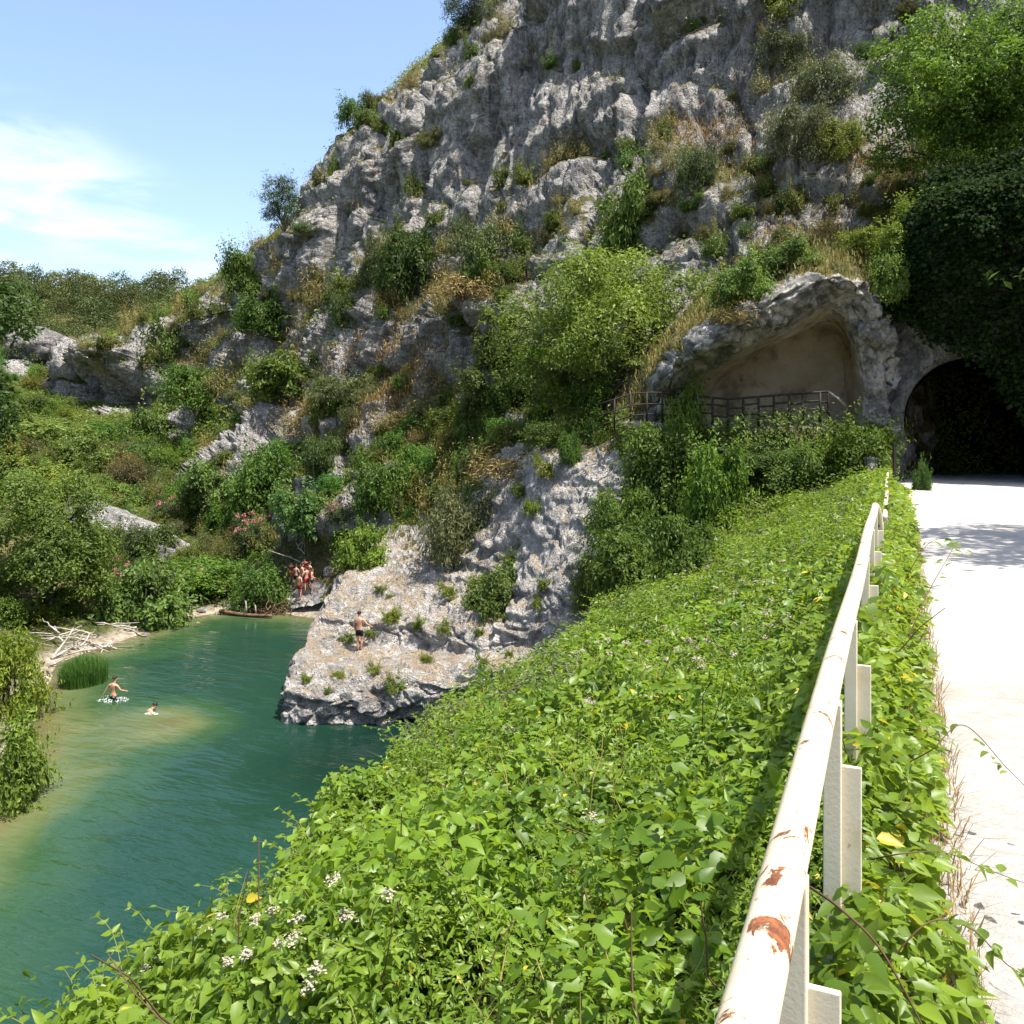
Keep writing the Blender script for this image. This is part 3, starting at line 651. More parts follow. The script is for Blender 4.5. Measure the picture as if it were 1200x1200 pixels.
# ------------------------------------------------------------------ foliage
def unit(v): return v / (np.linalg.norm(v, axis=1)[:, None] + 1e-9)
def rhomb(P, nrm, L, rng, wid=.5, jit=.8, droop=.2, up=.4):
    """one bent leaf face per point"""
    n = len(P); nn = unit(nrm * .7 + np.array([0, 0, up]) + jit * rng.normal(size=(n, 3)) * .6)
    t = rng.normal(size=(n, 3)) + nrm * .5 - np.array([0, 0, droop]); t = unit(t - (t * nn).sum(1)[:, None] * nn)
    s = np.cross(nn, t); L = np.broadcast_to(L, (n,))[:, None]
    V = np.stack([P, P + t * L * .48 + s * L * wid * .5 + nn * L * .07, P + t * L - nn * L * .10, P + t * L * .48 - s * L * wid * .5 + nn * L * .07], 1).reshape(-1, 3)
    return V, np.arange(4 * n).reshape(-1, 4)
def ovate(P, nn, t, L, rng, wid=.55):
    """a pointed leaf with a folded midrib, a bent blade and ten corners"""
    n = len(P); nn = unit(nn); t = unit(t - (t * nn).sum(1)[:, None] * nn); s = np.cross(nn, t)
    L = np.broadcast_to(L, (n,))[:, None]; fold = rng.uniform(.03, .16, (n, 1)); bend = rng.uniform(.02, .30, (n, 1)); w = wid * rng.uniform(.8, 1.2, (n, 1))
    def pt(a, b_, c): return P + t * L * a + s * L * w * b_ + nn * L * (fold * abs(b_) * 2 - bend * a * a + c)
    V = np.stack([pt(0, 0, 0), pt(.30, 0, 0), pt(.65, 0, 0), pt(1.0, 0, 0), pt(.16, .42, 0), pt(.42, .47, 0), pt(.74, .24, 0), pt(.16, -.42, 0), pt(.42, -.47, 0), pt(.74, -.24, 0)], 1).reshape(-1, 3)
    o = np.arange(n)[:, None] * 10
    F4 = np.concatenate([o + np.array([[0, 1, 5, 4]]), o + np.array([[1, 2, 6, 5]]), o + np.array([[0, 7, 8, 1]]), o + np.array([[1, 8, 9, 2]])])
    F3 = np.concatenate([o + np.array([[2, 3, 6]]), o + np.array([[2, 9, 3]])])
    return V, [F4, F3]
def lobes_points(lobes, n, rng, gap=.0, fr=2.2, low=-.55, shell=.5):
    lobes = np.array(lobes, float); w_ = lobes[:, 3] * lobes[:, 4]; k = rng.choice(len(lobes), int(n * 1.9), p=w_ / w_.sum())
    d = unit(rng.normal(size=(len(k), 3))); d[:, 2] = np.where(d[:, 2] < low, -d[:, 2], d[:, 2])
    r = 1 - shell * rng.rand(len(k)) ** 1.6
    r *= 1 + .46 * perlin(d * 2.1 + lobes[k, :3] * 3 + k[:, None] * 1.7) + .18 * perlin(d * 5.2 + k[:, None] * 2.9)
    P = lobes[k, :3] + d * r[:, None] * np.stack([lobes[k, 3], lobes[k, 3], lobes[k, 4]], 1)
    ok = perlin(P * fr + 13) > gap - .25; P, d, k = P[ok][:n], d[ok][:n], k[ok][:n]
    tint = np.clip(.5 + .28 * rng.normal(size=len(P)) + .25 * np.sin(k * 2.4), 0, 1)
    return P, d, tint
def foliage_mesh(name, lobes, n, leaf, seed, mat, wid=.5, gap=0, fr=2.2, jit=.8, low=-.55, shell=.5, zmin=-.1, droop=.2, sprigs=70):
    rng = np.random.RandomState(seed); P, d, t = lobes_points(lobes, n, rng, gap, fr, low, shell)
    if sprigs:
        q = rng.choice(len(P), min(len(P), 900), replace=False); q = q[np.argsort(-(np.linalg.norm(P[q] - P.mean(0), axis=1) + .25 * rng.rand(len(q)) * np.linalg.norm(P.std(0))))][:sprigs * 3]; q = rng.choice(q, sprigs, replace=False)
        sd = unit(d[q] + np.array([0, 0, .5]) + .35 * rng.normal(size=(sprigs, 3))); ln = leaf * rng.uniform(2.2, 5.5, (sprigs, 1)); m_ = 12
        f_ = np.linspace(.05, 1, m_)
        SP = (P[q][:, None] + sd[:, None] * ln[:, None] * f_[None, :, None] + leaf * .45 * rng.normal(size=(sprigs, m_, 3))).reshape(-1, 3)
        P = np.vstack([P, SP]); d = np.vstack([d, np.repeat(sd, m_, 0)]); t = np.concatenate([t, np.clip(np.repeat(t[q], m_) + .12, 0, 1)])
    ok = P[:, 2] > zmin; P, d, t = P[ok], d[ok], t[ok]
    V, F = rhomb(P, d, leaf * rng.uniform(.65, 1.35, len(P)), rng, wid, jit, droop)
    me = mesh_np(name, V, F, False, {'tint': np.repeat(t, 4)}); me.materials.append(mat); return me
def bush_lobes(rng, k, flat=.8, spread=.6):
    L = [(0, 0, .42 * flat, .58, .55 * flat)]
    for i in range(k):
        a = i * 2.4 + rng.rand(); r = spread * rng.uniform(.55, 1.05); rr = rng.uniform(.18, .42)
        L.append((math.cos(a) * r, math.sin(a) * r, rng.uniform(.12, .85) * flat * (1.15 - .55 * r), rr, rr * rng.uniform(.75, 1.15)))
    return L
PR = {}
def proto(kind, seeds, fn): PR[kind] = [fn(s) for s in seeds]
def mk(kmin, kmax, flat, n, leaf, mat, **k):
    def f(s):
        rng = np.random.RandomState(s); return foliage_mesh('foliage', bush_lobes(rng, rng.randint(kmin, kmax), flat), n, leaf, s, M[mat], **k)
    return f
proto('shrub', range(100, 106), mk(11, 17, .95, 6200, .090, 'leaf'))
proto('dense', range(110, 114), mk(12, 18, 1.0, 7000, .078, 'leaf', gap=-.15))
proto('airy', range(120, 125), mk(11, 17, 1.05, 5200, .085, 'leaf', gap=.12, fr=3.0, wid=.42))
proto('olive', range(130, 134), mk(10, 15, .95, 6000, .088, 'leaf_olive', gap=.05, wid=.28, fr=3))
proto('tuft', range(140, 145), mk(4, 7, .8, 1100, .13, 'leaf', gap=.05))
proto('drytuft', range(150, 153), mk(4, 7, .7, 1000, .16, 'leaf_olive', wid=.16, gap=.05))
proto('big', range(160, 163), mk(14, 20, 1.1, 11000, .040, 'leaf', gap=.02, fr=3.2))
BASE_H = {'shrub': 1.15, 'dense': 1.25, 'airy': 1.3, 'olive': 1.2, 'tuft': 1.0, 'drytuft': .9, 'big': 1.3}
def stems_mesh(seed, n=7, h=.75, spread=.6, r0=.035):
    rng = np.random.RandomState(seed); mb = MB()
    for i in range(n):
        a = rng.rand() * 6.28; r = spread * rng.uniform(.4, 1); e = np.array([math.cos(a) * r, math.sin(a) * r, h * rng.uniform(.6, 1.1)])
        t = np.linspace(0, 1, 7)[:, None]; P = e * t ** np.array([.9, .9, .7]) + np.array([0, 0, -.15]) * (1 - t) + .05 * np.cumsum(rng.normal(size=(7, 3)), 0) * t * .5
        mb.add(*tube(P, np.linspace(r0, r0 * .25, 7), 5, False))
    me = mb.mesh('stems'); me.materials.append(M['bark']); return me
STEMS = [stems_mesh(s) for s in (1, 2, 3)]
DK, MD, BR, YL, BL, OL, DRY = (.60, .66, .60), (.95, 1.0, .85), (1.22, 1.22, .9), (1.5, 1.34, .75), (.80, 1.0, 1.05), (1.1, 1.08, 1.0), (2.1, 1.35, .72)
RN = random.Random(5)
def bush(px, py, wpx, hpx, kind, col, label=None, group=None, cat='bush', name='bush', stems=False, Y=None, pt=None, sink=.12, i=None):
    if pt is None: p = place(px, py)[0] if Y is None else at(px, py, Y)
    else: p = np.array(pt)
    k = p[1] / 1000; sx = wpx * k / 2.0; sz = hpx * k / BASE_H[kind]
    me = PR[kind][RN.randrange(len(PR[kind])) if i is None else i]
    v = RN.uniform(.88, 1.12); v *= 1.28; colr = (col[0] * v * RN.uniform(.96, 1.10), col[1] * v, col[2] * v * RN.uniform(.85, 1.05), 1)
    rz = RN.uniform(0, 6.28)
    if stems:
        o = empty(name, p - np.array([0, 0, sink * hpx * k]), rz); f = obj('foliage', me, None, o); st = obj('stems', RN.choice(STEMS), None, o)
        for q in (f, st): q.scale = (sx, sx, sz)
        f.color = colr
    else:
        o = obj(name, me); o.location = [float(x) for x in p - np.array([0, 0, sink * hpx * k])]; o.rotation_euler = (0, 0, rz); o.scale = (sx, sx * RN.uniform(.85, 1.1), sz); o.color = colr
    tag(o, label, cat, group); return o

def tree(name, p, h, crad, seed, mat, col, label, n=9000, leaf=.22, trunk_h=.45, lean=(0, 0), lob=12, flat=.8, r0=None, cat='tree', gap=.05, group=None, wid=.5, low=-.6, shell=.55):
    rng = np.random.RandomState(seed); root = empty(name, p); mb = MB(); r0 = r0 or h * .022
    top = np.array([lean[0] * h, lean[1] * h, h * .8]); t = np.linspace(0, 1, 10)[:, None]
    P = top * t ** np.array([1.4, 1.4, 1]) + .02 * h * np.cumsum(rng.normal(size=(10, 3)), 0) * t * np.array([1, 1, .2]); P[0, 2] = -.04 * h
    mb.add(*tube(P, np.linspace(r0, r0 * .25, 10), 8)); L = []
    for i in range(lob):
        f = trunk_h + (1 - trunk_h) * (i + .5) / lob * .95; b0 = P[min(9, int(f * .8 * 9))]
        a = i * 2.4 + rng.rand() * .8; reach = crad * (1 - .55 * max(0, (f - .62) / .38)) * rng.uniform(.45, .95)
        e = np.array([top[0] * f + math.cos(a) * reach, top[1] * f + math.sin(a) * reach, h * min(.93, f + .06 * rng.normal())])
        tt = np.linspace(0, 1, 6)[:, None]; Q = b0 + (e - b0) * tt + np.array([0, 0, .08 * h]) * np.sin(tt * 3.1) + .012 * h * rng.normal(size=(6, 3)) * tt
        mb.add(*tube(Q, np.linspace(r0 * .45, r0 * .1, 6), 5, False))
        rr = crad * rng.uniform(.24, .46); L.append((e[0], e[1], e[2], rr, rr * flat))
        e2 = b0 + (e - b0) * .6; L.append((*(e2 + .25 * rr * rng.normal(size=3)), rr * .7, rr * .6 * flat))
    obj('trunk', mb.mesh('trunk'), M['bark'], root)
    c = obj('crown', foliage_mesh('crown', L, n, leaf, seed, M[mat], gap=gap, fr=1.6 / crad * 2, zmin=-9, wid=wid, low=low, shell=shell), None, root); c.color = (*[1.2 * q for q in col], 1)
    tag(root, label, cat, group); return root

# --- trees that read one by one
tree('broadleaf_tree', place(715, 482, ymax=48)[0], 7.6, 5.1, 31, 'leaf', (1.55, 1.42, .95), 'broad light green tree with a spreading crown beside the rock shelter', 30000, .21, .22, (-.03, 0), 18, .8, gap=.04, low=-.8)
tree('broadleaf_tree', place(585, 500)[0], 8.0, 2.3, 32, 'leaf', (.85, .76, .7), 'narrow dull dark green tree just left of the broad light green tree', 15000, .2, .15, (.02, 0), 14, 1.0)
tree('pine_tree', place(332, 281, ymax=110)[0] + np.array([0, 1, -.8]), 7.0, 2.7, 33, 'leaf_pine', (.85, .95, .95), 'lone dark round-crowned pine leaning out from the cliff edge against the sky', 9000, .26, .42, (-.06, 0), 13, .7, wid=.2)
tree('pine_tree', place(552, 38, ymax=90)[0] + np.array([.2, 1, -1.0]), 6.0, 2.9, 34, 'leaf_pine', (.62, .72, .75), 'dark evergreen on the top edge of the cliff, cut by the upper border', 11000, .25, .3, (-.05, 0), 12, .9, wid=.2)
tree('broadleaf_tree', at(1118, 215, 38.5), 6.6, 3.9, 35, 'leaf', (1.25, 1.36, .80), 'bright green tree growing on the rock above the tunnel mouth', 26000, .19, .2, (-.05, -.02), 18, .8, gap=.03, low=-.8)
tree('broadleaf_tree', at(1225, 215, 35.5), 8.0, 4.0, 36, 'leaf', (1.15, 1.28, .80), 'leafy green tree at the right border above the ivy', 22000, .19, .2, (-.06, 0), 16, .8, gap=.03, low=-.8)
tree('broadleaf_tree', place(62, 722, ymin=30, ymax=56)[0], 7.6, 4.0, 37, 'leaf', (1.15, 1.14, .80), 'large rounded olive green tree on the left bank of the pool', 28000, .2, .16, (0, 0), 18, .85, gap=-.03)
tree('poplar_tree', np.array([-17.7, 26.0, 2.0]), 17.0, 2.75, 38, 'leaf', (.50, .64, .55), 'tall dark leafy tree at the far left border with only its edge in view', 20000, .2, .45, (.0, 0), 16, 1.1)

# --- bushes that read one by one (centre, foot, width, height in the photograph's pixels)
for a in [
 (50, 515, 120, 42, 'dense', BR, 'wide bright green shrub on the valley floor at the left border'),
 (105, 542, 90, 44, 'shrub', MD, 'mid green shrub below the cave in the distant rock knob'),
 (28, 560, 100, 42, 'airy', YL, 'yellowish shrub at the left border above the rounded olive tree'),
 (14, 838, 105, 150, 'airy', YL, 'tall yellow green bush at the left border over the near shore'),
 (16, 948, 105, 120, 'shrub', (1.35, 1.3, .8), 'low spreading bush overhanging the water at the left border'),
 (178, 728, 125, 96, 'shrub', MD, 'thick green shrub on the stony shore between driftwood and root hollow'),
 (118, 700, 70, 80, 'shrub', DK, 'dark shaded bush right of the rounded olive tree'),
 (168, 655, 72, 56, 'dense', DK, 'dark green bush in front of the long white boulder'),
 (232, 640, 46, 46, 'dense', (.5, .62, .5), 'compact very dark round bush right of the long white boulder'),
 (232, 690, 120, 52, 'airy', (1.1, 1.35, .7), 'bright green bush trailing over the root hollow'),
 (303, 712, 84, 76, 'dense', (.72, .88, .62), 'dark green bush leaning over the shore log'),
 (355, 622, 85, 60, 'shrub', (.95, 1.15, 1.2), 'blue green fig bush above the bathers'),
 (428, 660, 72, 62, 'shrub', (1.3, 1.42, .75), 'bright green bush at the top of the outcrop path'),
 (444, 600, 82, 88, 'dense', (.78, .98, .7), 'large dark green bush on the slope right of the small cave'),
 (488, 575, 60, 70, 'airy', (1.0, 1.25, .7), 'fresh green bush between the dark bush and the dry grass'),
 (538, 660, 108, 118, 'olive', (1.0, 1.04, .95), 'grey green olive bush on the outcrop beside the path'),
 (578, 716, 82, 66, 'shrub', MD, 'green bush filling the gully in the outcrop'),
 (692, 708, 62, 70, 'airy', (1.25, 1.05, .75), 'rusty topped bush at the right foot of the outcrop'),
 (242, 592, 84, 62, 'shrub', MD, 'rounded green bush under the ledge left of the ivy-draped rock'),
 (310, 592, 100, 100, 'dense', (.70, .88, .55), 'ivy covered hump of green left of the small cave'),
 (376, 560, 56, 70, 'dense', DK, 'dark ivy clump hanging right of the small cave'),
 (478, 345, 92, 110, 'dense', (.55, .66, .55), 'dark round evergreen on the cliff ledge left of the olive'),
 (567, 318, 96, 86, 'olive', (.85, .92, .75), 'olive tree on the cliff ledge above the dry grass'),
 (440, 330, 50, 70, 'olive', (.8, .85, .7), 'dull olive bush at the left end of the cliff ledge'),
 (402, 382, 38, 56, 'dense', (.62, .7, .5), 'small dark bush below the left end of the cliff ledge'),
 (742, 300, 86, 118, 'shrub', (1.05, 1.15, .75), 'tall green shrub on the cliff above the broad light green tree'),
 (814, 225, 62, 76, 'olive', (.8, .95, .75), 'dark olive shrub in the middle of the cliff face'),
 (930, 180, 90, 84, 'olive', (1.15, 1.1, 1.15), 'pale grey green shrub high on the cliff'),
 (968, 120, 84, 74, 'olive', (1.05, 1.02, 1.05), 'grey shrub near the top of the cliff on the right'),
 (915, 82, 70, 56, 'olive', (.95, .95, .85), 'dusty grey shrub close to the upper border'),
 (985, 185, 60, 60, 'airy', (1.5, 1.25, .8), 'yellowing shrub beside the pale grey one on the cliff'),
 (868, 352, 80, 58, 'shrub', (1.0, 1.15, .85), 'dense green bush on the slope above the rock shelter'),
 (925, 318, 80, 42, 'shrub', MD, 'low green bush above the brow of the rock shelter'),
 (1010, 300, 70, 36, 'airy', YL, 'grassy yellow green bush between brow and ivy'),
 (801, 545, 58, 112, 'shrub', (1.3, 1.42, .75), 'slender bright green sapling in front of the railing'),
 (842, 612, 92, 120, 'shrub', (1.15, 1.28, .72), 'bright green bush below the railing'),
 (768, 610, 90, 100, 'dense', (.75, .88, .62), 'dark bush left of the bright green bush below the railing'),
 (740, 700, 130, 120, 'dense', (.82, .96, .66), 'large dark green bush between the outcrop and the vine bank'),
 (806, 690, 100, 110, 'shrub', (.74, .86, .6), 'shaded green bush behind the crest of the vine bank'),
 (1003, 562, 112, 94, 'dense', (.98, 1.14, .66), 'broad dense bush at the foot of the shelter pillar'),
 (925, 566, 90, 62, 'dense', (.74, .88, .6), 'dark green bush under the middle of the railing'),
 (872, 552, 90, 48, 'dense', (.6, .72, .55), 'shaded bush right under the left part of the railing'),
 (1078, 577, 26, 42, 'shrub', (.7, .95, .75), 'small bluish bush at the left foot of the tunnel arch'),
 (282, 342, 56, 58, 'shrub', (.95, 1.05, .7), 'green bush on the skyline below the lone pine'),
 (450, 156, 34, 32, 'airy', (1.2, 1.0, .9), 'thin brownish shrub on the cliff rim'),
 (396, 218, 24, 40, 'shrub', (1.1, 1.1, .7), 'small yellow green shrub on the cliff rim above the talus'),
 (334, 462, 100, 66, 'shrub', (.9, .95, .6), 'dark yellow green bush below the white rock ribs'),
 (412, 482, 92, 62, 'olive', (.95, 1.0, .75), 'olive toned bush in the middle of the slope'),
 (228, 475, 90, 60, 'airy', (1.0, 1.15, .65), 'fresh green bush on the slope right of the distant knob'),
 (306, 392, 70, 54, 'shrub', (.85, 1.0, .65), 'green bush in the gully under the lone pine'),
 (180, 520, 80, 60, 'shrub', MD, 'mid green bush on the slope under the distant knob'),
 (140, 580, 90, 50, 'shrub', MD, 'green bush behind the long white boulder'),
 (60, 605, 90, 60, 'airy', BR, 'pale green bush behind the rounded olive tree'),
 (640, 520, 70, 40, 'airy', (1.1, 1.1, .9), 'pale scrubby bush at the foot of the broad light green tree'),
 (668, 545, 34, 56, 'dense', (.9, 1.1, .7), 'small upright green bush at the left end of the railing'),
 (530, 545, 50, 60, 'airy', (1.35, .95, .75), 'reddish brown bush above the grey green olive bush'),
 (545, 348, 84, 34, 'drytuft', (1.75, 1.18, .75), 'rust brown dry grass clump on the cliff ledge under the olive tree'),
 (474, 500, 80, 30, 'drytuft', (1.75, 1.18, .75), 'wide patch of dry tan scrub in the middle of the slope'),
 (590, 560, 92, 34, 'drytuft', (1.75, 1.18, .75), 'dry orange grass clump at the top of the outcrop'),
 (348, 512, 60, 30, 'drytuft', (1.75, 1.18, .75), 'dry tan clump over the ivy covered hump'),
 (858, 378, 66, 26, 'drytuft', (1.75, 1.18, .75), 'dry grass patch at the left end of the shelter brow'),
 (520, 470, 70, 40, 'drytuft', (1.8, 1.2, .75), 'brownish dry bush left of the narrow dull tree'),
 (1046, 350, 60, 64, 'shrub', BR, 'leafy green bush spilling over the right shoulder of the brow', 32.6),
 (1058, 306, 74, 62, 'airy', YL, 'yellow green bush on the left rim of the ivy curtain', 33.4),
 (1090, 262, 84, 58, 'airy', (1.4, 1.3, .75), 'grassy light green bush over the top left of the ivy curtain', 34.2),
 (1130, 222, 80, 50, 'shrub', (1.3, 1.3, .75), 'green bush on the crest of the ivy curtain under the bright tree', 35.0),
 (775, 560, 100, 90, 'dense', (.8, .92, .62), 'dark green bush under the short dark railing', 33.0),
 (722, 640, 84, 100, 'airy', (.95, 1.05, .7), 'mid green bush against the right edge of the outcrop', 32.0),
]:
    px, py, w_, h_, kind, col, lab = a[:7]
    bush(px, py, w_, h_, kind, col, lab, stems=(w_ > 70), Y=a[7] if len(a) > 7 else None)

# --- scrub that nothing in the photograph tells apart
SV, SN, SVEG, SROW = CLIFF_V, CLIFF_N, CLIFF_VEG, CLIFF_ROW
SPX = 600 + SV[:, 0] / SV[:, 1] * 1000; SPY = HOR - (SV[:, 2] - EYE) / SV[:, 1] * 1000
rs = np.random.RandomState(3)
def pick(mask, wgt, n, dmin):
    idx = np.where(mask)[0]; pr = wgt[idx]; idx = rs.choice(idx, min(len(idx), n * 12), replace=False, p=pr / pr.sum()); out = []; PXY = np.zeros((0, 2))
    for i in idx:
        if len(out) >= n: break
        q = np.array([SPX[i], SPY[i]])
        if len(PXY) and np.min(np.hypot(*(PXY - q).T)) < dmin: continue
        out.append(i); PXY = np.vstack([PXY, q])
    return out
infr = (SPX > 95) & (SPX < 1210) & (SPY > -20) & (SPY < 700)
face = infr & (SROW > 2.9) & (SROW < 7.2)
for i in pick(face, np.clip(SVEG, .02, 1.0) ** 2.2, 300, 11):
    d = SV[i, 1] / 1000; dry = rs.rand() < .34
    s_px = rs.uniform(13, 36) * (1.5 if rs.rand() < .22 else 1)
    bush(0, 0, s_px, s_px * rs.uniform(.6, 1.0), 'drytuft' if dry else ('tuft', 'tuft', 'olive', 'airy')[rs.randint(4)], (1.6, 1.2, .75) if dry else (rs.uniform(.7, 1.15), rs.uniform(.75, 1.0), .62),
         'straw brown dry tuft rooted in the grey cliff face' if dry else 'small olive green tuft rooted in the grey cliff face', 'dry tufts on the cliff face' if dry else 'green tufts on the cliff face', 'tuft' if dry else 'shrub', 'dry_tuft' if dry else 'cliff_shrub', pt=SV[i] + SN[i] * .12)
beach = (np.abs(SPX - 362) < 42) & (SPY > 640) & (SPY < 740)
tal = infr & (SROW < 3.1) & (SPY < 690) & (SPX < 700) & ~beach & ~((SPX < 255) & (SPY < 488))
for i in pick(tal, np.clip(SVEG, .02, 1.2) ** 2.2, 270, 12):
    s_px = rs.uniform(22, 58) * 55 / max(48, SV[i, 1]); dry = rs.rand() < .08
    kd = 'drytuft' if dry else ('shrub', 'airy', 'olive', 'dense')[rs.randint(4)]
    bush(0, 0, s_px, s_px * rs.uniform(.6, .95), kd, (1.9, 1.3, .8) if dry else (rs.uniform(.7, 1.35), rs.uniform(.85, 1.25), rs.uniform(.55, .85)),
         'straw coloured dry clump on the talus slope' if dry else 'green shrub in the thicket on the talus slope', 'dry clumps on the talus' if dry else 'shrubs of the talus thicket', 'tuft' if dry else 'bush', 'slope_tuft' if dry else 'slope_shrub', pt=SV[i])
# --- left bank and valley floor thicket
k = 0
while k < 290:
    X, Y = rs.uniform(-95, -14), (rs.uniform(24, 128) if int(k) % 2 else rs.uniform(58, 128))
    px = 600 + X / Y * 1000
    if px < -45 or px > 420: continue
    z, d = ground_z(np.array([X]), np.array([Y]))
    if d[0] < 1.6 or (X > -19 and Y < 33 and d[0] < 2.4): continue
    if 82 < px < 262 and HOR - (z[0] - EYE) / Y * 1000 < 512: k += .25; continue
    s = rs.uniform(1.4, 3.3) * (1 + .45 * (Y > 65)); kd = ('shrub', 'airy', 'olive', 'dense', 'shrub')[rs.randint(5)]
    w_px = s / Y * 1000
    bush(0, 0, w_px, w_px * rs.uniform(.6, .95), kd, (rs.uniform(.75, 1.35), rs.uniform(.9, 1.25), rs.uniform(.55, .8)), 'green shrub in the thicket on the valley floor left of the pool', 'shrubs of the valley thicket', 'bush', 'thicket_shrub', pt=(X, Y, z[0]))
    k += 1
# --- pines of the far hill, one by one
PINES = []
for s in (201, 202, 203, 204):
    rng = np.random.RandomState(s); L = []; mb = MB(); h = 1.0
    mb.add(*tube([(0, 0, -.1), (.02, 0, .4), (0, .02, .85)], [.035, .028, .008], 5))
    for i in range(9):
        f = .38 + .6 * i / 9; a = i * 2.4; r = .30 * (1.15 - .8 * max(0, f - .5)) * rng.uniform(.5, 1); rr = rng.uniform(.17, .27)
        L.append((math.cos(a) * r, math.sin(a) * r, f - .04, rr, rr * .8))
    cr_ = foliage_mesh('crown', L, 2300, .05, s, M['leaf_pine'], zmin=-9, wid=.42, gap=-.1, fr=5, sprigs=0); tr_ = mb.mesh('trunk'); tr_.materials.append(M['bark']); PINES.append((cr_, tr_))
k = 0; tries = 0; spots = []
while k < 170 and tries < 9000:
    tries += 1
    Y = rs.uniform(112, 262); px = rs.uniform(-30, 300); X = (px - 600) / 1000 * Y
    z = float(ground_z(np.array([X]), np.array([Y]))[0][0])
    if Y < 150 and rs.rand() < .75: continue
    if spots and min((X - a) ** 2 + (Y - b_) ** 2 for a, b_ in spots) < 5.6 ** 2: continue
    spots.append((X, Y)); cr_, tr_ = PINES[rs.randint(4)]; hgt = rs.uniform(7.5, 11.5) * min(1.15, max(.5, Y / 200))
    o = empty('pine_tree', (X, Y, z), rs.uniform(0, 6.28)); c = obj('crown', cr_, None, o); t_ = obj('trunk', tr_, None, o)
    wd = rs.uniform(.8, 1.2)
    for q_ in (c, t_): q_.scale = (hgt * wd, hgt * wd, hgt)
    v = rs.uniform(.8, 1.9); c.color = (v * rs.uniform(1.0, 1.3), v * 1.08, v * .8, 1)
    tag(o, 'green pine in the open wood on the far hill', 'tree', 'pines on the far hill'); k += 1

# --- undergrowth and dry grass between the shrubs: nobody could count it
def surf_points(V, N, wgt, n, rng):
    i = rng.choice(len(V), n, p=wgt / wgt.sum()); return V[i] + rng.normal(size=(n, 3)) * .25, N[i], i
rng = np.random.RandomState(77)
wt = np.clip(SVEG - .34, 0, 1) * infr * ~beach * (SV[:, 1] ** 1.0) * (1 + (SROW < 3.2))
lump = fbm(SV / 1.1 + 55, 2)
P, Nn, ii = surf_points(SV, SN, wt * np.clip(lump + .3, .05, 1), 120000, rng)
P = P + (Nn * .5 + np.array([0, 0, .7])) * (rng.rand(len(P)) * np.clip(lump[ii] + .2, .05, .6) * 1.3)[:, None]
V, F = rhomb(P, Nn, rng.uniform(.14, .30, len(P)) * np.clip(P[:, 1] / 60, .7, 1.5), rng, .5)
me = mesh_np('undergrowth', V, F, False, {'tint': np.repeat(np.clip(.5 + .35 * rng.normal(size=len(P)) + .5 * fbm(P / 5, 2), 0, 1), 4)})
o = obj('undergrowth', me, M['leaf']); o.color = (1.6, 1.42, .8, 1); tag(o, 'low green undergrowth on the slopes and ledges of the cliff', 'undergrowth', kind='stuff')
gX, gY = rng.uniform(-100, -13, 170000), 24 + 110 * rng.rand(170000)
m = (600 + gX / gY * 1000 > -30); gX, gY = gX[m], gY[m]; z, d = ground_z(gX, gY); m = d > rng.uniform(.3, 1.5, len(d)); gX, gY, z = gX[m], gY[m], z[m]
P = np.stack([gX, gY, z], 1); lm = fbm(P / 1.3, 2); P[:, 2] += rng.rand(len(P)) * np.clip(lm + .3, .05, .8) * 1.1
V, F = rhomb(P, np.tile([0, 0, 1.0], (len(P), 1)), rng.uniform(.14, .28, len(P)) * np.clip(gY / 50, .7, 1.8), rng, .45)
o = obj('undergrowth', mesh_np('undergrowth', V, F, False, {'tint': np.repeat(np.clip(.5 + .35 * rng.normal(size=len(P)) + .6 * fbm(P / 6, 2), 0, 1), 4)}), M['leaf']); o.color = (1.55, 1.48, .8, 1)
tag(o, 'green undergrowth covering the valley floor and left bank', 'undergrowth', kind='stuff')
def blades(P, L, rng, wid, lean=.45):
    n = len(P); a = rng.rand(n) * 6.28; d = np.stack([np.cos(a), np.sin(a), 0 * a], 1); s = np.stack([-np.sin(a), np.cos(a), 0 * a], 1); L = np.broadcast_to(L, (n,))[:, None]; le = lean * rng.rand(n, 1); W = wid * L
    V = np.stack([P - s * W, P + s * W, P + d * L * le * .4 + np.array([0, 0, .6]) * L + s * W * .7, P + d * L * le * .4 + np.array([0, 0, .6]) * L - s * W * .7, P + d * L * le * 1.3 + np.array([0, 0, 1.0]) * L * (1 - .3 * le)], 1).reshape(-1, 3)
    o_ = np.arange(n)[:, None] * 5
    return V, [o_ + np.array([[0, 1, 2, 3]]), o_ + np.array([[3, 2, 4]])]
dryw = np.clip(fbm(SV / 4.5 + 200, 3) + .02, 0, 1) * np.clip(SN[:, 2], .05, 1) ** 2 * np.clip(SVEG, 0, 1) * infr
for (cx, cy, r) in ((545, 330, 34), (470, 440, 60), (480, 490, 60), (590, 545, 45), (870, 360, 40), (960, 300, 50), (320, 430, 30), (1000, 180, 40), (840, 160, 40)): dryw = dryw + 1.6 * np.exp(-((SPX - cx) ** 2 + ((SPY - cy) * 1.5) ** 2) / r ** 2) * infr * np.clip(SN[:, 2] + .1, 0, 1)
P, Nn, ii = surf_points(SV, SN, dryw * SV[:, 1], 60000, rng)
V, Fs = blades(P - np.array([0, 0, .1]), rng.uniform(.16, .42, len(P)) * np.clip(P[:, 1] / 50, .8, 1.5), rng, .07, 1.1)
o = obj('dry_grass', mesh_np('dry_grass', V, Fs, False, {'tint': np.repeat(rng.rand(len(P)), 5)}), M['grass_dry']); tag(o, 'straw coloured dry grass on the ledges of the cliff', 'dry grass', kind='stuff')

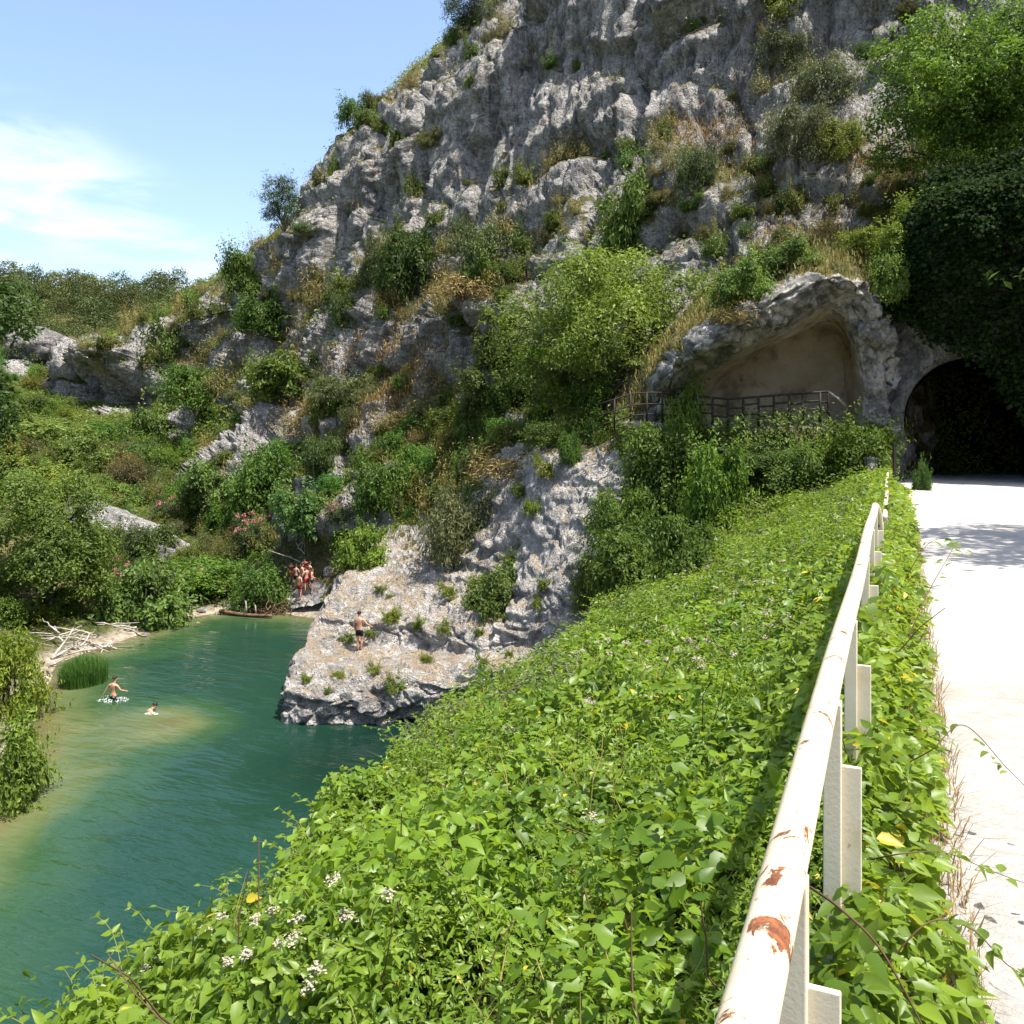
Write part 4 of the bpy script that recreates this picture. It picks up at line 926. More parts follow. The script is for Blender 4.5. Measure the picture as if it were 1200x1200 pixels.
P, Nn, ii = surf_points(TERR[0], TERR[1], np.ones(len(TERR[0])), 16000, rng)
P[:, 2] += rng.rand(len(P)) * np.clip(fbm(P / 1.2, 2) + .35, .08, .8); V, F = rhomb(P, Nn, rng.uniform(.10, .20, len(P)), rng, .5)
sh_v, sh_n, sh_t = [q for q in SURF if q[2] == 'shelter'][0]; _r = np.repeat(np.linspace(0, 7, 150), 190)
_k = (P[:, 1] < 33.0) | (P[:, 0] < 5); V = V.reshape(-1, 4, 3)[_k].reshape(-1, 3); F = np.arange(len(V)).reshape(-1, 4); P = P[_k]
o = obj('undergrowth', mesh_np('undergrowth', V, F, False, {'tint': np.repeat(rng.rand(len(P)), 4)}), M['leaf']); o.color = (1.3, 1.35, .7, 1); tag(o, 'green undergrowth below the railing of the shelter', 'undergrowth', kind='stuff')
P, Nn, ii = surf_points(sh_v, sh_n, smooth(1.25, .8, _r) * np.clip(sh_n[:, 2] + .1, 0, 1) * (fbm(sh_v / 1.0, 2) > -.25), 15000, rng); V, Fs = blades(P - np.array([0, 0, .05]), rng.uniform(.12, .4, len(P)), rng, .07, 1.0)
o = obj('brow_grass', mesh_np('brow_grass', V, Fs, False, {'tint': np.repeat(rng.rand(len(P)), 5)}), M['grass_mix']); tag(o, 'yellowish grass growing over the brow of the rock shelter', 'grass', kind='stuff')

# --- ivy hanging over the headwall
hv, hn, ha, hz, hs = HEADW
rng = np.random.RandomState(9); zb = np.interp(ha, [-1.6, -.2, .6, 1.5, 2.4, 3.2, 4.0, 4.7, 5.4, 13], [15.0, 15.6, 15.6, 14.6, 14.0, 13.7, 12.4, 11.0, 9.4, 9.0]) + .5 * fbm(np.stack([ha * 1.1, ha * 0, ha * 0], 1), 3)
ok = (hz > zb) & (hs < 3.0); wt = ok.astype(float)
i = rng.choice(len(hv), 52000, p=wt / wt.sum()); lumpv = .15 + 1.3 * np.clip(fbm(hv[i] / 1.7 + 3, 3) + .30, 0, 1)
bul = smooth(3.2, 6, ha[i]) * smooth(16.5, 11, hz[i]) * 1.1
P = hv[i] + rng.normal(size=(len(i), 3)) * .10 + np.array([-RX[0], -RX[1], 0]) * (lumpv * rng.rand(len(i)) ** .5 + bul)[:, None]
top = hs[i] > .4; P[top] += np.array([0, 0, .5]) * rng.rand(top.sum())[:, None]
V, F = rhomb(P, np.tile([-RX[0] * .8, -RX[1] * .8, .3], (len(P), 1)), rng.uniform(.13, .24, len(P)), rng, .85, .7, .9, .3)
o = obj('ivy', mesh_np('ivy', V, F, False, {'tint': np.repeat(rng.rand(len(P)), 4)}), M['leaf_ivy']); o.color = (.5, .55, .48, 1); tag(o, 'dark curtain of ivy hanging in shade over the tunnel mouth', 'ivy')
# ------------------------------------------------------------------ the vine bank in front: nobody could count its leaves
rng = np.random.RandomState(21)
def bank_z(X, Y):
    ex, ez = np.interp(Y, BY, BX), np.interp(Y, BY, BZ) - .45; rl = .445 * Y
    t = (X - ex) / np.maximum(rl - ex, .1)
    z = np.where(t < 0, ez + (X - ex) * 1.6, np.where(t < .5, ez + (9.25 + .2 - ez) * t, np.where(t < 1, ez + (9.35 - ez) * (.5 + (t - .5)) , 9.30)))
    return z, t
def hlump(X, Y):
    p3 = np.stack([X, Y, 0 * X], 1)
    return .34 + .62 * fbm(p3 / 1.7 + 7, 2) + .26 * fbm(p3 / .55 + 3, 2)
def bank_pts(n, y0, y1, pw=1.0):
    Y = y0 + (y1 - y0) * rng.rand(n) ** pw; ex = np.interp(Y, BY, BX); u = rng.rand(n)
    X = ex - .9 + (.445 * Y - .05 - ex + .9) * u
    z, t = bank_z(X, Y); return X, Y, z, t
def vine_leaves(n, y0, y1, l0, l1, fine, pw=1.0):
    X, Y, z, t = bank_pts(n, y0, y1, pw); h = np.clip(hlump(X, Y), .06, 1.0)
    h = h * (1 - .3 * smooth(.86, 1, t)) + .42 * smooth(.72, .98, t); h = h * (1 + .35 * np.exp(-((t - .02) / .12) ** 2))
    f = rng.rand(n) ** .45; P = np.stack([X, Y, z + h * f], 1)
    e = .04; gx_ = (hlump(X + e, Y) - hlump(X - e, Y)) / (2 * e); gy_ = (hlump(X, Y + e) - hlump(X, Y - e)) / (2 * e)
    nn = np.stack([-gx_ * .8 - .25, -gy_ * .8 - .1, np.ones(n)], 1); nn = unit(nn) + .52 * rng.normal(size=(n, 3))
    tdir = np.stack([-gx_, -gy_, -.35 * np.ones(n)], 1) + rng.normal(size=(n, 3)) * .9
    sp_ = fbm(np.stack([X, Y, 0 * X + 30], 1) / 1.9, 3); fine_p = smooth(.02, .14, sp_); pal = smooth(.10, .22, fbm(np.stack([X, Y, 0 * X + 60], 1) / 1.3, 3))
    L = rng.uniform(l0, l1, n) * np.where(rng.rand(n) < .10, 1.45, 1) * (1 - .48 * fine_p); tint = np.clip(.42 + .28 * rng.normal(size=n) + .75 * fbm(P / 1.8, 2) + .28 * pal, 0, 1)
    tint = np.where(rng.rand(n) < .012, .99, np.minimum(tint, .94))
    if fine: V, Fs = ovate(P, nn, tdir, L, rng, (.56 - .22 * fine_p)[:, None]); k = 10
    else: V, F = rhomb(P, unit(nn), L * 1.1, rng, .6, .5, .3, .3); Fs = [F]; k = 4
    return mesh_np('bank_vines', V, Fs, fine, {'tint': np.repeat(tint, k)})
for (n, y0, y1, l0, l1, fine, lab, pw) in ((56000, 1.3, 5.2, .034, .085, True, 'tangled bright green vine leaves on the near bank beside the rail', 1.0), (80000, 5.2, 13, .045, .095, True, 'tangled bright green vine leaves halfway down the bank', .9), (130000, 13, 35, .07, .14, False, 'green vines covering the far end of the bank below the shelter', .8)):
    o = obj('bank_vines', vine_leaves(n, y0, y1, l0, l1, fine, pw), M['leaf_vine']); o.color = (1.32, 1.27, .82, 1); tag(o, lab, 'vines', kind='stuff')
# weeds that mound above the vines: several kinds of leaf
def mounds(n, y0, y1, per, L0, wid, fine, rad):
    Yc = y0 + (y1 - y0) * rng.rand(n); exc = np.interp(Yc, BY, BX); tc = rng.rand(n) ** .9; Xc = exc + (.445 * Yc - .25 - exc) * tc; zc, t_ = bank_z(Xc, Yc); zc = zc + np.clip(hlump(Xc, Yc), .06, 1) * .55
    R = rad * rng.uniform(.6, 1.4, n); k = np.repeat(np.arange(n), per); d = unit(rng.normal(size=(len(k), 3))); d[:, 2] = np.abs(d[:, 2]); f = rng.rand(len(k)) ** .5
    P = np.stack([Xc, Yc, zc], 1)[k] + d * (f * R[k])[:, None] * np.array([1, 1, .95]) * (1 + .45 * perlin(d * 2.3 + k[:, None] * 1.3))[:, None]
    tint = np.clip(rng.rand(n)[k] * .75 + .2 * rng.normal(size=len(k)) + .12, 0, .94); L = L0 * rng.uniform(.65, 1.3, len(k)) * (1 + .03 * P[:, 1])
    nn = d * .6 + np.array([0, 0, .6]) + .5 * rng.normal(size=(len(k), 3)); td = d * .6 - np.array([0, 0, .3]) + .7 * rng.normal(size=(len(k), 3))
    if fine: V, Fs = ovate(P, nn, td, L, rng, wid); q = 10
    else: V, F = rhomb(P, unit(nn), L, rng, wid, .5, .2, .3); Fs = [F]; q = 4
    return mesh_np('bank_weeds', V, Fs, fine, {'tint': np.repeat(tint, q)})
for args, mt, colr, lab in (((90, 2.2, 12, 480, .042, .34, True, .38), 'leaf_vine', (1.15, 1.2, .8, 1), 'mounds of small narrow leaved weeds rising out of the near vines'), ((54, 2.4, 12, 300, .07, .62, True, .38), 'leaf_vine', (1.25, 1.28, .75, 1), 'mounds of broad pale green leaves rising out of the near vines'),
        ((170, 11, 32, 460, .075, .4, False, .62), 'leaf_vine', (1.15, 1.15, .8, 1), 'rough weedy mounds on the far half of the bank'), ((70, 8, 32, 320, .07, .3, False, .55), 'leaf_olive', (1.2, 1.25, 1.0, 1), 'greyish narrow leaved weeds on the far half of the bank')):
    o = obj('bank_weeds', mounds(*args), M[mt]); o.color = colr; tag(o, lab, 'weeds', kind='stuff')
# shoots with paired leaves standing out of the mass, and the ones that break the edge over the water
def shoots(n, y0, y1, edge, L0):
    mb = MB(); LP = []; LN = []; LT = []; LL = []
    for i in range(n):
        Y = y0 + (y1 - y0) * rng.rand() ** 1.1; ex = np.interp(Y, BY, BX); rl = .445 * Y
        X = ex + rng.normal() * .25 if edge else ex + (rl - .15 - ex) * rng.rand()
        z, t = bank_z(np.array([X]), np.array([Y])); b0 = np.array([X, Y, z[0] + max(.05, hlump(np.array([X]), np.array([Y]))[0] * .6)])
        a = rng.rand() * 6.28; d = np.array([math.cos(a), math.sin(a), 0]) + (np.array([-.9, .2, 0]) if edge else 0); ln = rng.uniform(.16, .48) * (1 + Y * .02); tt = np.linspace(0, 1, 9)[:, None]
        P = b0 + d * ln * .55 * tt ** 1.3 + np.array([0, 0, ln]) * (tt - .38 * tt ** 2.2) + .015 * np.cumsum(rng.normal(size=(9, 3)), 0)
        mb.add(*tube(P, np.linspace(.0028, .001, 9) * (1 + Y * .06), 4, False))
        for k in range(2, 9):
            td = P[min(8, k)] - P[k - 1]; td /= np.linalg.norm(td); sd = np.cross(td, [0, 0, 1.0]); sd /= np.linalg.norm(sd) + 1e-9
            for sg in (-1, 1):
                LP.append(P[k]); LT.append(sd * sg + td * .5 + rng.normal(size=3) * .3); LN.append(np.array([0, 0, 1.0]) + rng.normal(size=3) * .4 - td * .2); LL.append(L0 * rng.uniform(.6, 1.1) * (1.15 - .08 * k) * (1 + Y * .015))
    return mb, np.array(LP), np.array(LN), np.array(LT), np.array(LL)
mb1, p1, n1_, t1_, l1_ = shoots(520, 1.5, 12, False, .065); mb2, p2, n2_, t2_, l2_ = shoots(420, 2.2, 24, True, .085); mb3, p3_, n3_, t3_, l3_ = shoots(420, 10, 32, False, .075)
LP = np.vstack([p1, p2, p3_]); V, Fs = ovate(LP, np.vstack([n1_, n2_, n3_]), np.vstack([t1_, t2_, t3_]), np.concatenate([l1_, l2_, l3_]), rng)
o = obj('vine_shoots', mesh_np('vine_shoots', V, Fs, True, {'tint': np.repeat(np.clip(.62 + .25 * rng.normal(size=len(LP)), 0, .94), 10)}), M['leaf_vine']); o.color = (1.32, 1.27, .82, 1); tag(o, 'leafy shoots standing out of the vines on the bank', 'vines', kind='stuff')
mb = MB()
for q_ in (mb1, mb2, mb3): mb.add(np.concatenate(q_.V), [np.concatenate(q_.F4)])
st_ = obj('shoot_stems', mb.mesh('shoot_stems'), M['stem'], o)
n = 9000; X, Y, z, t = bank_pts(n, 2.0, 33, 1.0); h = np.clip(hlump(X, Y), .06, 1); gm = fbm(np.stack([X, Y, 0 * X + 90], 1) / 1.6, 2) + .3 * smooth(8, 20, Y) > rng.uniform(-.05, .3, n)
X, Y, z, h, t = X[gm], Y[gm], z[gm], h[gm], t[gm]; V, Fs = blades(np.stack([X, Y, z + h * .6], 1), rng.uniform(.16, .42, len(X)) * (1 + .02 * Y), rng, .009, .9); o = obj('bank_grass', mesh_np('bank_grass', V, Fs, False, {'tint': np.repeat(rng.rand(len(X)), 5)}), M['grass_mix']); tag(o, 'thin grass blades growing through the vines on the bank', 'grass', kind='stuff')
# dead reddish stalks and straw among the leaves
mb = MB()
for i in range(190):
    Y = rng.uniform(1.6, 16); ex = np.interp(Y, BY, BX); X = ex + (.445 * Y - ex) * rng.rand(); z, t = bank_z(np.array([X]), np.array([Y])); h = hlump(np.array([X]), np.array([Y]))[0]
    b0 = np.array([X, Y, z[0] + .1]); d = rng.normal(size=3) * np.array([.22, .22, .05]) + np.array([0, 0, h + rng.uniform(.0, .16)]); tt = np.linspace(0, 1, 6)[:, None]
    mb.add(*tube(b0 + d * tt + .03 * np.cumsum(rng.normal(size=(6, 3)), 0) * tt, np.linspace(.005, .0018, 6) * (1 + Y * .04), 4, False))
o = obj('dead_stalks', mb.mesh('dead_stalks'), M['twig']); tag(o, 'thin brown stalks among the vines on the bank', 'stalks', kind='stuff')
# cream umbels, near the lower left and scattered further off; a few mauve heads
def umbels(spots, rad, mat, name, lab, kind=None, n=55, pet=.0085):
    P = []; S = []; mb = MB()
    for (c, r) in spots:
        for q in range(n // 6):
            a = rng.rand() * 6.28; rr = r * math.sqrt(rng.rand()); cc = c + np.array([math.cos(a) * rr, math.sin(a) * rr, .10 * r * rng.normal() - rr * rr / r * .3])
            for w_ in range(6): P.append(cc + rng.normal(size=3) * pet * .9); S.append(pet * rng.uniform(.8, 1.5) * (1 + c[1] * .09))
    P = np.array(P); V, F = rhomb(P, np.tile([0, 0, 1.0], (len(P), 1)), np.array(S), rng, .9, .6, 0, .6)
    return tag(obj(name, mesh_np(name, V, F, False, {'tint': np.repeat(rng.rand(len(P)), 4)}), M[mat]), lab, 'flowers', kind=kind)
def bank_seen(px, py, lift=.0):
    """march down the sight line to the top of the vines"""
    Yc = np.arange(1.4, 34, .04); X = (px - 600) / 1000 * Yc; zl = EYE - (py - HOR) / 1000 * Yc; z, t = bank_z(X, Yc); top_ = z + np.clip(hlump(X, Yc), .06, 1)
    k = np.where((zl < top_ + .02) & (t > -.2))[0]
    if not len(k): return None
    k = k[0]; return np.array([X[k], Yc[k], top_[k] + lift])
wspots = [(130, 1110), (205, 1085), (215, 1098), (235, 1062), (165, 1150), (260, 1085), (300, 1090), (310, 1030), (338, 1018), (285, 1020), (320, 1075), (350, 1085), (345, 1110), (405, 1080), (410, 1090), (365, 1170), (265, 1140), (290, 1135), (455, 1060), (600, 860), (592, 858), (780, 738), (640, 880), (690, 965), (372, 1155), (190, 1130), (240, 1105), (330, 1120), (390, 1040)]
sp = [(b_, rng.uniform(.010, .028) * (1 + .05 * b_[1])) for b_ in (bank_seen(x, y, .05) for x, y in wspots) if b_ is not None]
for k_ in range(190):
    b_ = bank_seen(rng.uniform(620, 1030), rng.uniform(555, 800), rng.uniform(.05, .2))
    if b_ is not None: sp.append((b_, rng.uniform(.012, .04)))
umbels(sp, 0, 'petal_white', 'cream_flowers', 'small cream flower clusters on the vine bank', 'stuff')
sp = [(b_, rng.uniform(.015, .04)) for b_ in (bank_seen(x, y, .08) for x, y in [(510, 880), (795, 715), (900, 620), (870, 590), (930, 600), (880, 640), (960, 575), (1000, 600), (850, 640), (820, 690), (905, 585), (940, 640), (760, 760), (925, 680), (690, 830)]) if b_ is not None]
umbels(sp, 0, 'petal_purple', 'mauve_flowers', 'faded mauve flower heads at the far end of the vine bank', 'stuff', n=40)

# verge between rail and road
n = 15000; Y = 1.25 + 26 * rng.rand(n) ** 1.35; wv = .10 + .022 * Y; bl = -.10 + rng.rand(n) ** 1.35 * (wv + .1 + .26 * perlin(np.stack([Y * 1.1, Y * 0, Y * 0], 1)))
X = .445 * Y + bl; h = np.clip(.38 - .75 * np.maximum(bl, 0) + .30 * fbm(np.stack([X, Y, 0 * X], 1) / .6, 2), .04, .62); P = np.stack([X, Y, 9.34 + h * rng.rand(n) ** .6], 1)
nn = np.tile([.25, -.15, 1.0], (n, 1)) + .5 * rng.normal(size=(n, 3)); td = np.tile([.7, -.2, -.35], (n, 1)) + .8 * rng.normal(size=(n, 3))
V, Fs = ovate(P, nn, td, rng.uniform(.035, .085, n) * (1 + .03 * Y), rng, .56); tint = np.clip(.6 + .26 * rng.normal(size=n), 0, .94); tint = np.where(rng.rand(n) < .03, .99, tint)
o = obj('verge_vines', mesh_np('verge_vines', V, Fs, True, {'tint': np.repeat(tint, 10)}), M['leaf_vine']); o.color = (1.26, 1.22, .8, 1); tag(o, 'strip of green vines between the rail and the white road', 'vines', kind='stuff')
n = 6500; Y = 1.3 + 14 * rng.rand(n) ** 1.3; X = .445 * Y - .02 + (.26 + .015 * Y) * rng.rand(n)
V, Fs = blades(np.stack([X, Y, 0 * X + 9.36], 1), rng.uniform(.05, .18, n), rng, .018, 1.4); o = obj('dry_litter', mesh_np('dry_litter', V, Fs, False, {'tint': np.repeat(rng.rand(n), 5)}), M['grass_dry']); tag(o, 'dry straw litter along the edge of the road', 'dry grass', kind='stuff')

# trailing vines reaching out over the road, each its own thing
def trail(pts, label, nl, L0, r=.0025, dens=1):
    P = catmull(np.array(pts, float), 40, 0); root = empty('trailing_vine', P[0]); b0 = np.array(root.location); V, Fs = tube(P - b0, np.linspace(r, r * .4, 40), 5, False)
    me = mesh_np('stem', V, Fs); obj('stem', me, M['twig'], root); i = np.sort(rng.randint(5, 40, nl)); T = np.gradient(P, axis=0)[i]; sd = unit(np.cross(T, [0, 0, 1.0])) * np.where(rng.rand(nl) < .5, 1, -1)[:, None]
    q = P[i] - b0 + sd * .02; V, Fs = ovate(q, np.tile([0, 0, 1.0], (nl, 1)) + .45 * rng.normal(size=(nl, 3)), sd + unit(T) * .4 + rng.normal(size=(nl, 3)) * .3 - np.array([0, 0, .4]), L0 * rng.uniform(.6, 1.15, nl), rng, .6)
    obj('leaves', mesh_np('leaves', V, Fs, True, {'tint': np.repeat(rng.uniform(.3, .9, nl), 10)}), M['leaf_vine'], root); tag(root, label, 'vine', 'vines trailing onto the road'); return root
def rp(px, py, z): Yq = (EYE - z) * 1000 / (py - HOR); return ((px - 600) / 1000 * Yq, Yq, z)
trail([rp(1010, 1010, 9.75), rp(1060, 1000, 9.85), rp(1110, 1000, 9.7), rp(1160, 1020, 9.55), rp(1215, 1040, 9.5)], 'purplish vine stem reaching right over the road in the foreground', 26, .05)
trail([rp(1050, 900, 9.6), rp(1090, 880, 9.95), rp(1130, 850, 9.95), rp(1180, 900, 9.7), rp(1210, 930, 9.6)], 'arching vine with small leaves hanging over the road edge', 20, .05)
trail([rp(1040, 1130, 9.7), rp(1090, 1080, 9.8), rp(1140, 1090, 9.7), rp(1180, 1130, 9.6), rp(1215, 1150, 9.55)], 'leafy vine sprawling across the lower right corner', 26, .055)
trail([rp(1060, 760, 9.6), rp(1085, 700, 9.9), rp(1110, 655, 10.05), rp(1120, 640, 10.0), rp(1128, 650, 9.9)], 'tall bent shoot standing against the white road', 16, .075, .004)
trail([rp(1055, 690, 9.6), rp(1085, 640, 10.0), rp(1110, 632, 9.95), rp(1130, 645, 9.8)], 'pair of leafy tips drooping over the road halfway to the tunnel', 15, .09, .004)
trail([rp(950, 1040, 10.0), rp(985, 1065, 10.05), rp(1030, 1110, 10.0), rp(1075, 1190, 9.9), rp(1090, 1230, 9.85)], 'bare grey stem crossing in front of the rail post', 3, .05, .0035)

# ------------------------------------------------------------------ guard rail
def rl(Y, c, z): return np.array([.445 * Y + c, Y, z])
def rail(Y0, Y1, z, c, label, posts, r=.0345, bend=True):
    root = empty('guard_rail', rl((Y0 + Y1) / 2, c, 9.36)); b0 = np.array(root.location)
    pth = [rl(y, c + .004 * math.sin(y * 1.7), z + .006 * math.sin(y * 1.1)) for y in np.arange(Y0, Y1, .3)] + [rl(Y1, c, z), rl(Y1 + .16, c + .01, z - .02), rl(Y1 + .28, c + .03, z - .09), rl(Y1 + .35, c + .05, z - .22), rl(Y1 + .36, c + .055, z - .5)]
    V, Fs = tube(np.array(pth) - b0, r, 28); obj('top_tube', mesh_np('top_tube', V, Fs), M['paint'], root)
    for y in posts:
        mb = MB(); o3 = np.array([.914, -.406, 0]); f3 = np.array([.406, .914, 0])
        mb.box(rl(y, c + .064, 0) + np.array([0, 0, (9.1 + z - .18) / 2]) - b0, .058, .012, z - .18 - 9.1, o3, f3)
        mb.box(rl(y + .012, c + .016, 0) + np.array([0, 0, (9.1 + z - .01) / 2]) - b0, .046, .05, z - .01 - 9.1, o3, f3)
        po = obj('post', mb.mesh('post', False), M['paint_beam'], root); bv = po.modifiers.new('bevel', 'BEVEL'); bv.width = .003; bv.segments = 2
    tag(root, label, 'guard rail'); return root
rail(-.6, 9.0, 10.30, -.176, 'nearest cream painted tube rail with rust blotches', [1.37, 2.30, 3.33, 5.15, 6.7, 8.25])
rail(11.4, 17.2, 9.96, -.10, 'second stretch of cream rail half lost in the vines', [12, 14, 16])
rail(18.2, 27.5, 9.98, -.12, 'last low stretch of pale rail near the tunnel mouth', [19, 22, 25])
mb = MB(); mb.box((0, 0, .55), .10, .10, 1.1); mb.box((0, 0, 1.12), .12, .12, .05); o = obj('marker_post', mb.mesh('marker_post', False), M['iron']); o.location = [float(x) for x in rl(29.5, .10, 9.7)]; tag(o, 'short dark post beside the rail end at the tunnel', 'post')
mb = MB(); mb.box((0, 0, .5), .35, .3, 1.0); mb.box((0, 0, 1.03), .42, .36, .08); o = obj('stone_post', mb.mesh('stone_post', False), M['boulder']); o.location = [float(x) for x in rl(30.5, -.75, 9.3)]; tag(o, 'small pale stone pillar in the weeds left of the dark post', 'post')

# ------------------------------------------------------------------ iron railing on the lip of the shelter
root = empty('railing', at(870, 495, 33.0)); b0 = np.array(root.location); tag(root, 'dark iron railing with irregular panels along the lip of the rock shelter', 'railing')
xs = [815, 835, 853, 871, 889, 907, 925, 941, 961, 971]; tops = [464, 466, 467.5, 466.5, 465, 463.5, 462, 461, 459.5, 459]
tp = [at(x, y, 33.0) - b0 for x, y in zip(xs, tops)]
for k_, t_ in enumerate(tp): obj('post', mesh_np('post', *tube([t_ - np.array([0, 0, 1.15]), t_ + np.array([0, 0, .02])], .05, 6)), M['iron'], root)
obj('top_bar', mesh_np('top_bar', *tube(np.array(tp), .05, 6)), M['iron'], root)
mb = MB(); rr_ = random.Random(4)
for a_, c_ in zip(tp[:-1], tp[1:]):
    for dz in ((.33 + rr_.uniform(-.08, .08)), (.72 + rr_.uniform(-.1, .1))): mb.add(*tube([a_ - np.array([0, 0, dz]), c_ - np.array([0, 0, dz + rr_.uniform(-.04, .04)])], .036, 5))
obj('panel_bars', mb.mesh('panel_bars'), M['iron'], root)
hb = [at(972, 460, 33) - b0, at(981, 466, 33) - b0, at(991, 476, 33) - b0]; obj('handrail', mesh_np('handrail', *tube(np.array(hb), .05, 6)), M['dead'], root)
root = empty('railing', at(758, 488, 33.4)); b0 = np.array(root.location); tag(root, 'short dark railing left of the shelter, partly behind the sapling', 'railing')
tp = [at(x, y, 33.4) - b0 for x, y in ((700, 474), (720, 468), (739, 461.5), (758, 460), (776, 460), (797, 462))]
for t_ in tp[1:]: obj('post', mesh_np('post', *tube([t_ - np.array([0, 0, 1.2]), t_], .038, 6)), M['iron'], root)
for dz in (0, .45, .85): obj('bar', mesh_np('bar', *tube(np.array(tp) - np.array([0, 0, dz]), .03, 6)), M['iron'], root)

# ------------------------------------------------------------------ rocks, wood and reeds on the shore
rock(146, 636, 150, 36, 3, 'long slanting white boulder among the bushes on the left bank', tilt=-.42, dy=.5)
rock(46, 418, 66, 34, 5, 'big rounded grey rock on the hillside at the left border', 'portal_rock', dy=1.0, Y=118)
rock(60, 468, 100, 26, 8, 'low pale rock band below the rounded grey rock', 'portal_rock', dy=.8, Y=112)
rock(15, 458, 60, 36, 9, 'cracked pale rock beside the dark tree at the left border', dy=.8, Y=114)
rock(386, 674, 12, 10, 4, 'small white stone at the top of the beach by the bathers')
rock(285, 728, 16, 8, 12, 'flat pale stone at the water edge below the shore log')
for i_, (x_, y_, s_) in enumerate([(128, 752, 9), (150, 748, 12), (168, 744, 10), (190, 738, 12), (204, 732, 10), (215, 727, 11), (240, 716, 12), (252, 713, 9), (270, 712, 11), (322, 712, 10), (334, 716, 9), (345, 720, 8), (86, 760, 10), (70, 768, 9), (226, 722, 8), (262, 708, 8), (338, 704, 7)]):
    rock(x_, y_, s_ * .8, s_ * .4, 20 + i_, 'grey white stone on the gravel edge of the pool', name='shore_stone', group='stones along the pool edge')
def sticks(name, c, n, spread, ln, r, mat, label, cat, seed, up=.35, curl=.1, axis=None):
    q = np.random.RandomState(seed); mb = MB()
    for i in range(n):
        a = q.rand() * 6.28; d = np.array([math.cos(a), math.sin(a) * .6, up * q.rand()]) if axis is None else np.array(axis) + q.normal(size=3) * .3
        d = d / np.linalg.norm(d); l = ln * q.uniform(.4, 1); t = np.linspace(-.5, .5, 7)[:, None]; P = q.normal(size=3) * np.array(spread) + np.array([0, 0, abs(spread[2])]) + d * l * t + curl * l * np.cumsum(q.normal(size=(7, 3)), 0) * .3
        mb.add(*tube(P, np.linspace(1, .35, 7) * r * q.uniform(.5, 1.2), 5))
    o = obj(name, mb.mesh(name), M[mat]); o.location = [float(x) for x in c]; tag(o, label, cat); return o
sticks('driftwood_pile', place(84, 758, ymin=30)[0], 34, (1.0, .6, .35), 2.6, .05, 'dead', 'pile of bleached driftwood branches on the left shore', 'driftwood', 3)
sticks('root_tangle', place(312, 722, ymin=40)[0] + np.array([0, 0, .1]), 46, (.9, .5, .3), 1.6, .05, 'root', 'reddish brown tangle of roots at the water edge by the bathers', 'driftwood', 5, .8, .3)
lg_ = [at(258, 716, 53.6), at(275, 719, 53.2), at(295, 721, 52.8), at(318, 722, 52.4)]
root = empty('shore_log', lg_[0]); obj('trunk', mesh_np('trunk', *tube(catmull(np.array(lg_) - lg_[0], 16, 0), np.linspace(.14, .09, 16), 8)), M['root'], root)
for x_, h_ in ((289, 16), (300, 11)): obj('stub', mesh_np('stub', *tube([at(x_, 720, 52.9) - lg_[0], at(x_ - 1, 720 - h_, 52.9) - lg_[0]], [.06, .035], 6)), M['dead'], root)
tag(root, 'brown log lying along the water with upright branch stubs', 'log')
def dead_tree(base, ends, label, seed, r0=.09):
    q = np.random.RandomState(seed); mb = MB(); base = np.array(base)
    for e in ends:
        d = np.array(e) - base; t = np.linspace(0, 1, 9)[:, None]; P = d * t + .05 * np.linalg.norm(d) * np.cumsum(q.normal(size=(9, 3)), 0) * .25 * t; mb.add(*tube(P, np.linspace(r0, r0 * .25, 9), 6))
        for k in (4, 6, 7):
            dd = q.normal(size=3) * .35 * np.linalg.norm(d) * .5 + d * .22; mb.add(*tube(np.array([P[k], P[k] + dd * .5, P[k] + dd]), [r0 * .4, r0 * .28, r0 * .12], 5))
    o = obj('dead_branch', mb.mesh('dead_branch'), M['dead']); o.location = [float(x) for x in base]; tag(o, label, 'branch')
dead_tree(at(376, 672, 57), [at(338, 650, 56), at(345, 636, 56.5), at(352, 642, 56.5), at(360, 628, 57)], 'bleached fallen branches above the bathers', 4)
dead_tree(at(372, 645, 58), [at(366, 610, 58), at(378, 618, 58), at(383, 640, 57.5)], 'upright dead white twigs behind the fallen branches', 6, .06)
dead_tree(at(60, 772, 41), [at(88, 738, 42.5), at(96, 752, 42), at(122, 757, 43)], 'long bare pale branch sloping up from the left shore', 8, .07)
p = place(236, 697, ymin=45)[0]; root = empty('root_hollow', p); q = np.random.RandomState(2)
a = np.linspace(0, math.pi, 24); U = np.array([[math.cos(x) * 1.6, 0, math.sin(x) * 1.45 + .1] for x in a]); mb = MB(); G = np.array([U * k_ + np.array([0, dy, 0]) for k_, dy in ((1.08, -.1), (1.0, -.35), (.82, -.25), (.7, .6), (.4, 1.2), (.02, 1.3))])
G = G + .12 * q.normal(size=G.shape); mb.add(catmull(catmull(G, 24, 0), 48, 1).reshape(-1, 3), grid_faces(24, 48)); obj('hollow', mb.mesh('hollow'), M['root'], root); mb = MB()
for i in range(26):
    x = q.rand() * math.pi; s0 = np.array([math.cos(x) * 1.55, -.3, math.sin(x) * 1.4 + .1]); mb.add(*tube(np.array([s0, s0 * .85 + [0, -.3, -.2 * q.rand()], s0 * .75 + q.normal(size=3) * .25 + [0, -.4, -.5 * q.rand()]]), [.06, .04, .015], 5))
obj('roots', mb.mesh('roots'), M['root'], root); tag(root, 'dark hollow under an uprooted stump on the far shore', 'root hollow')
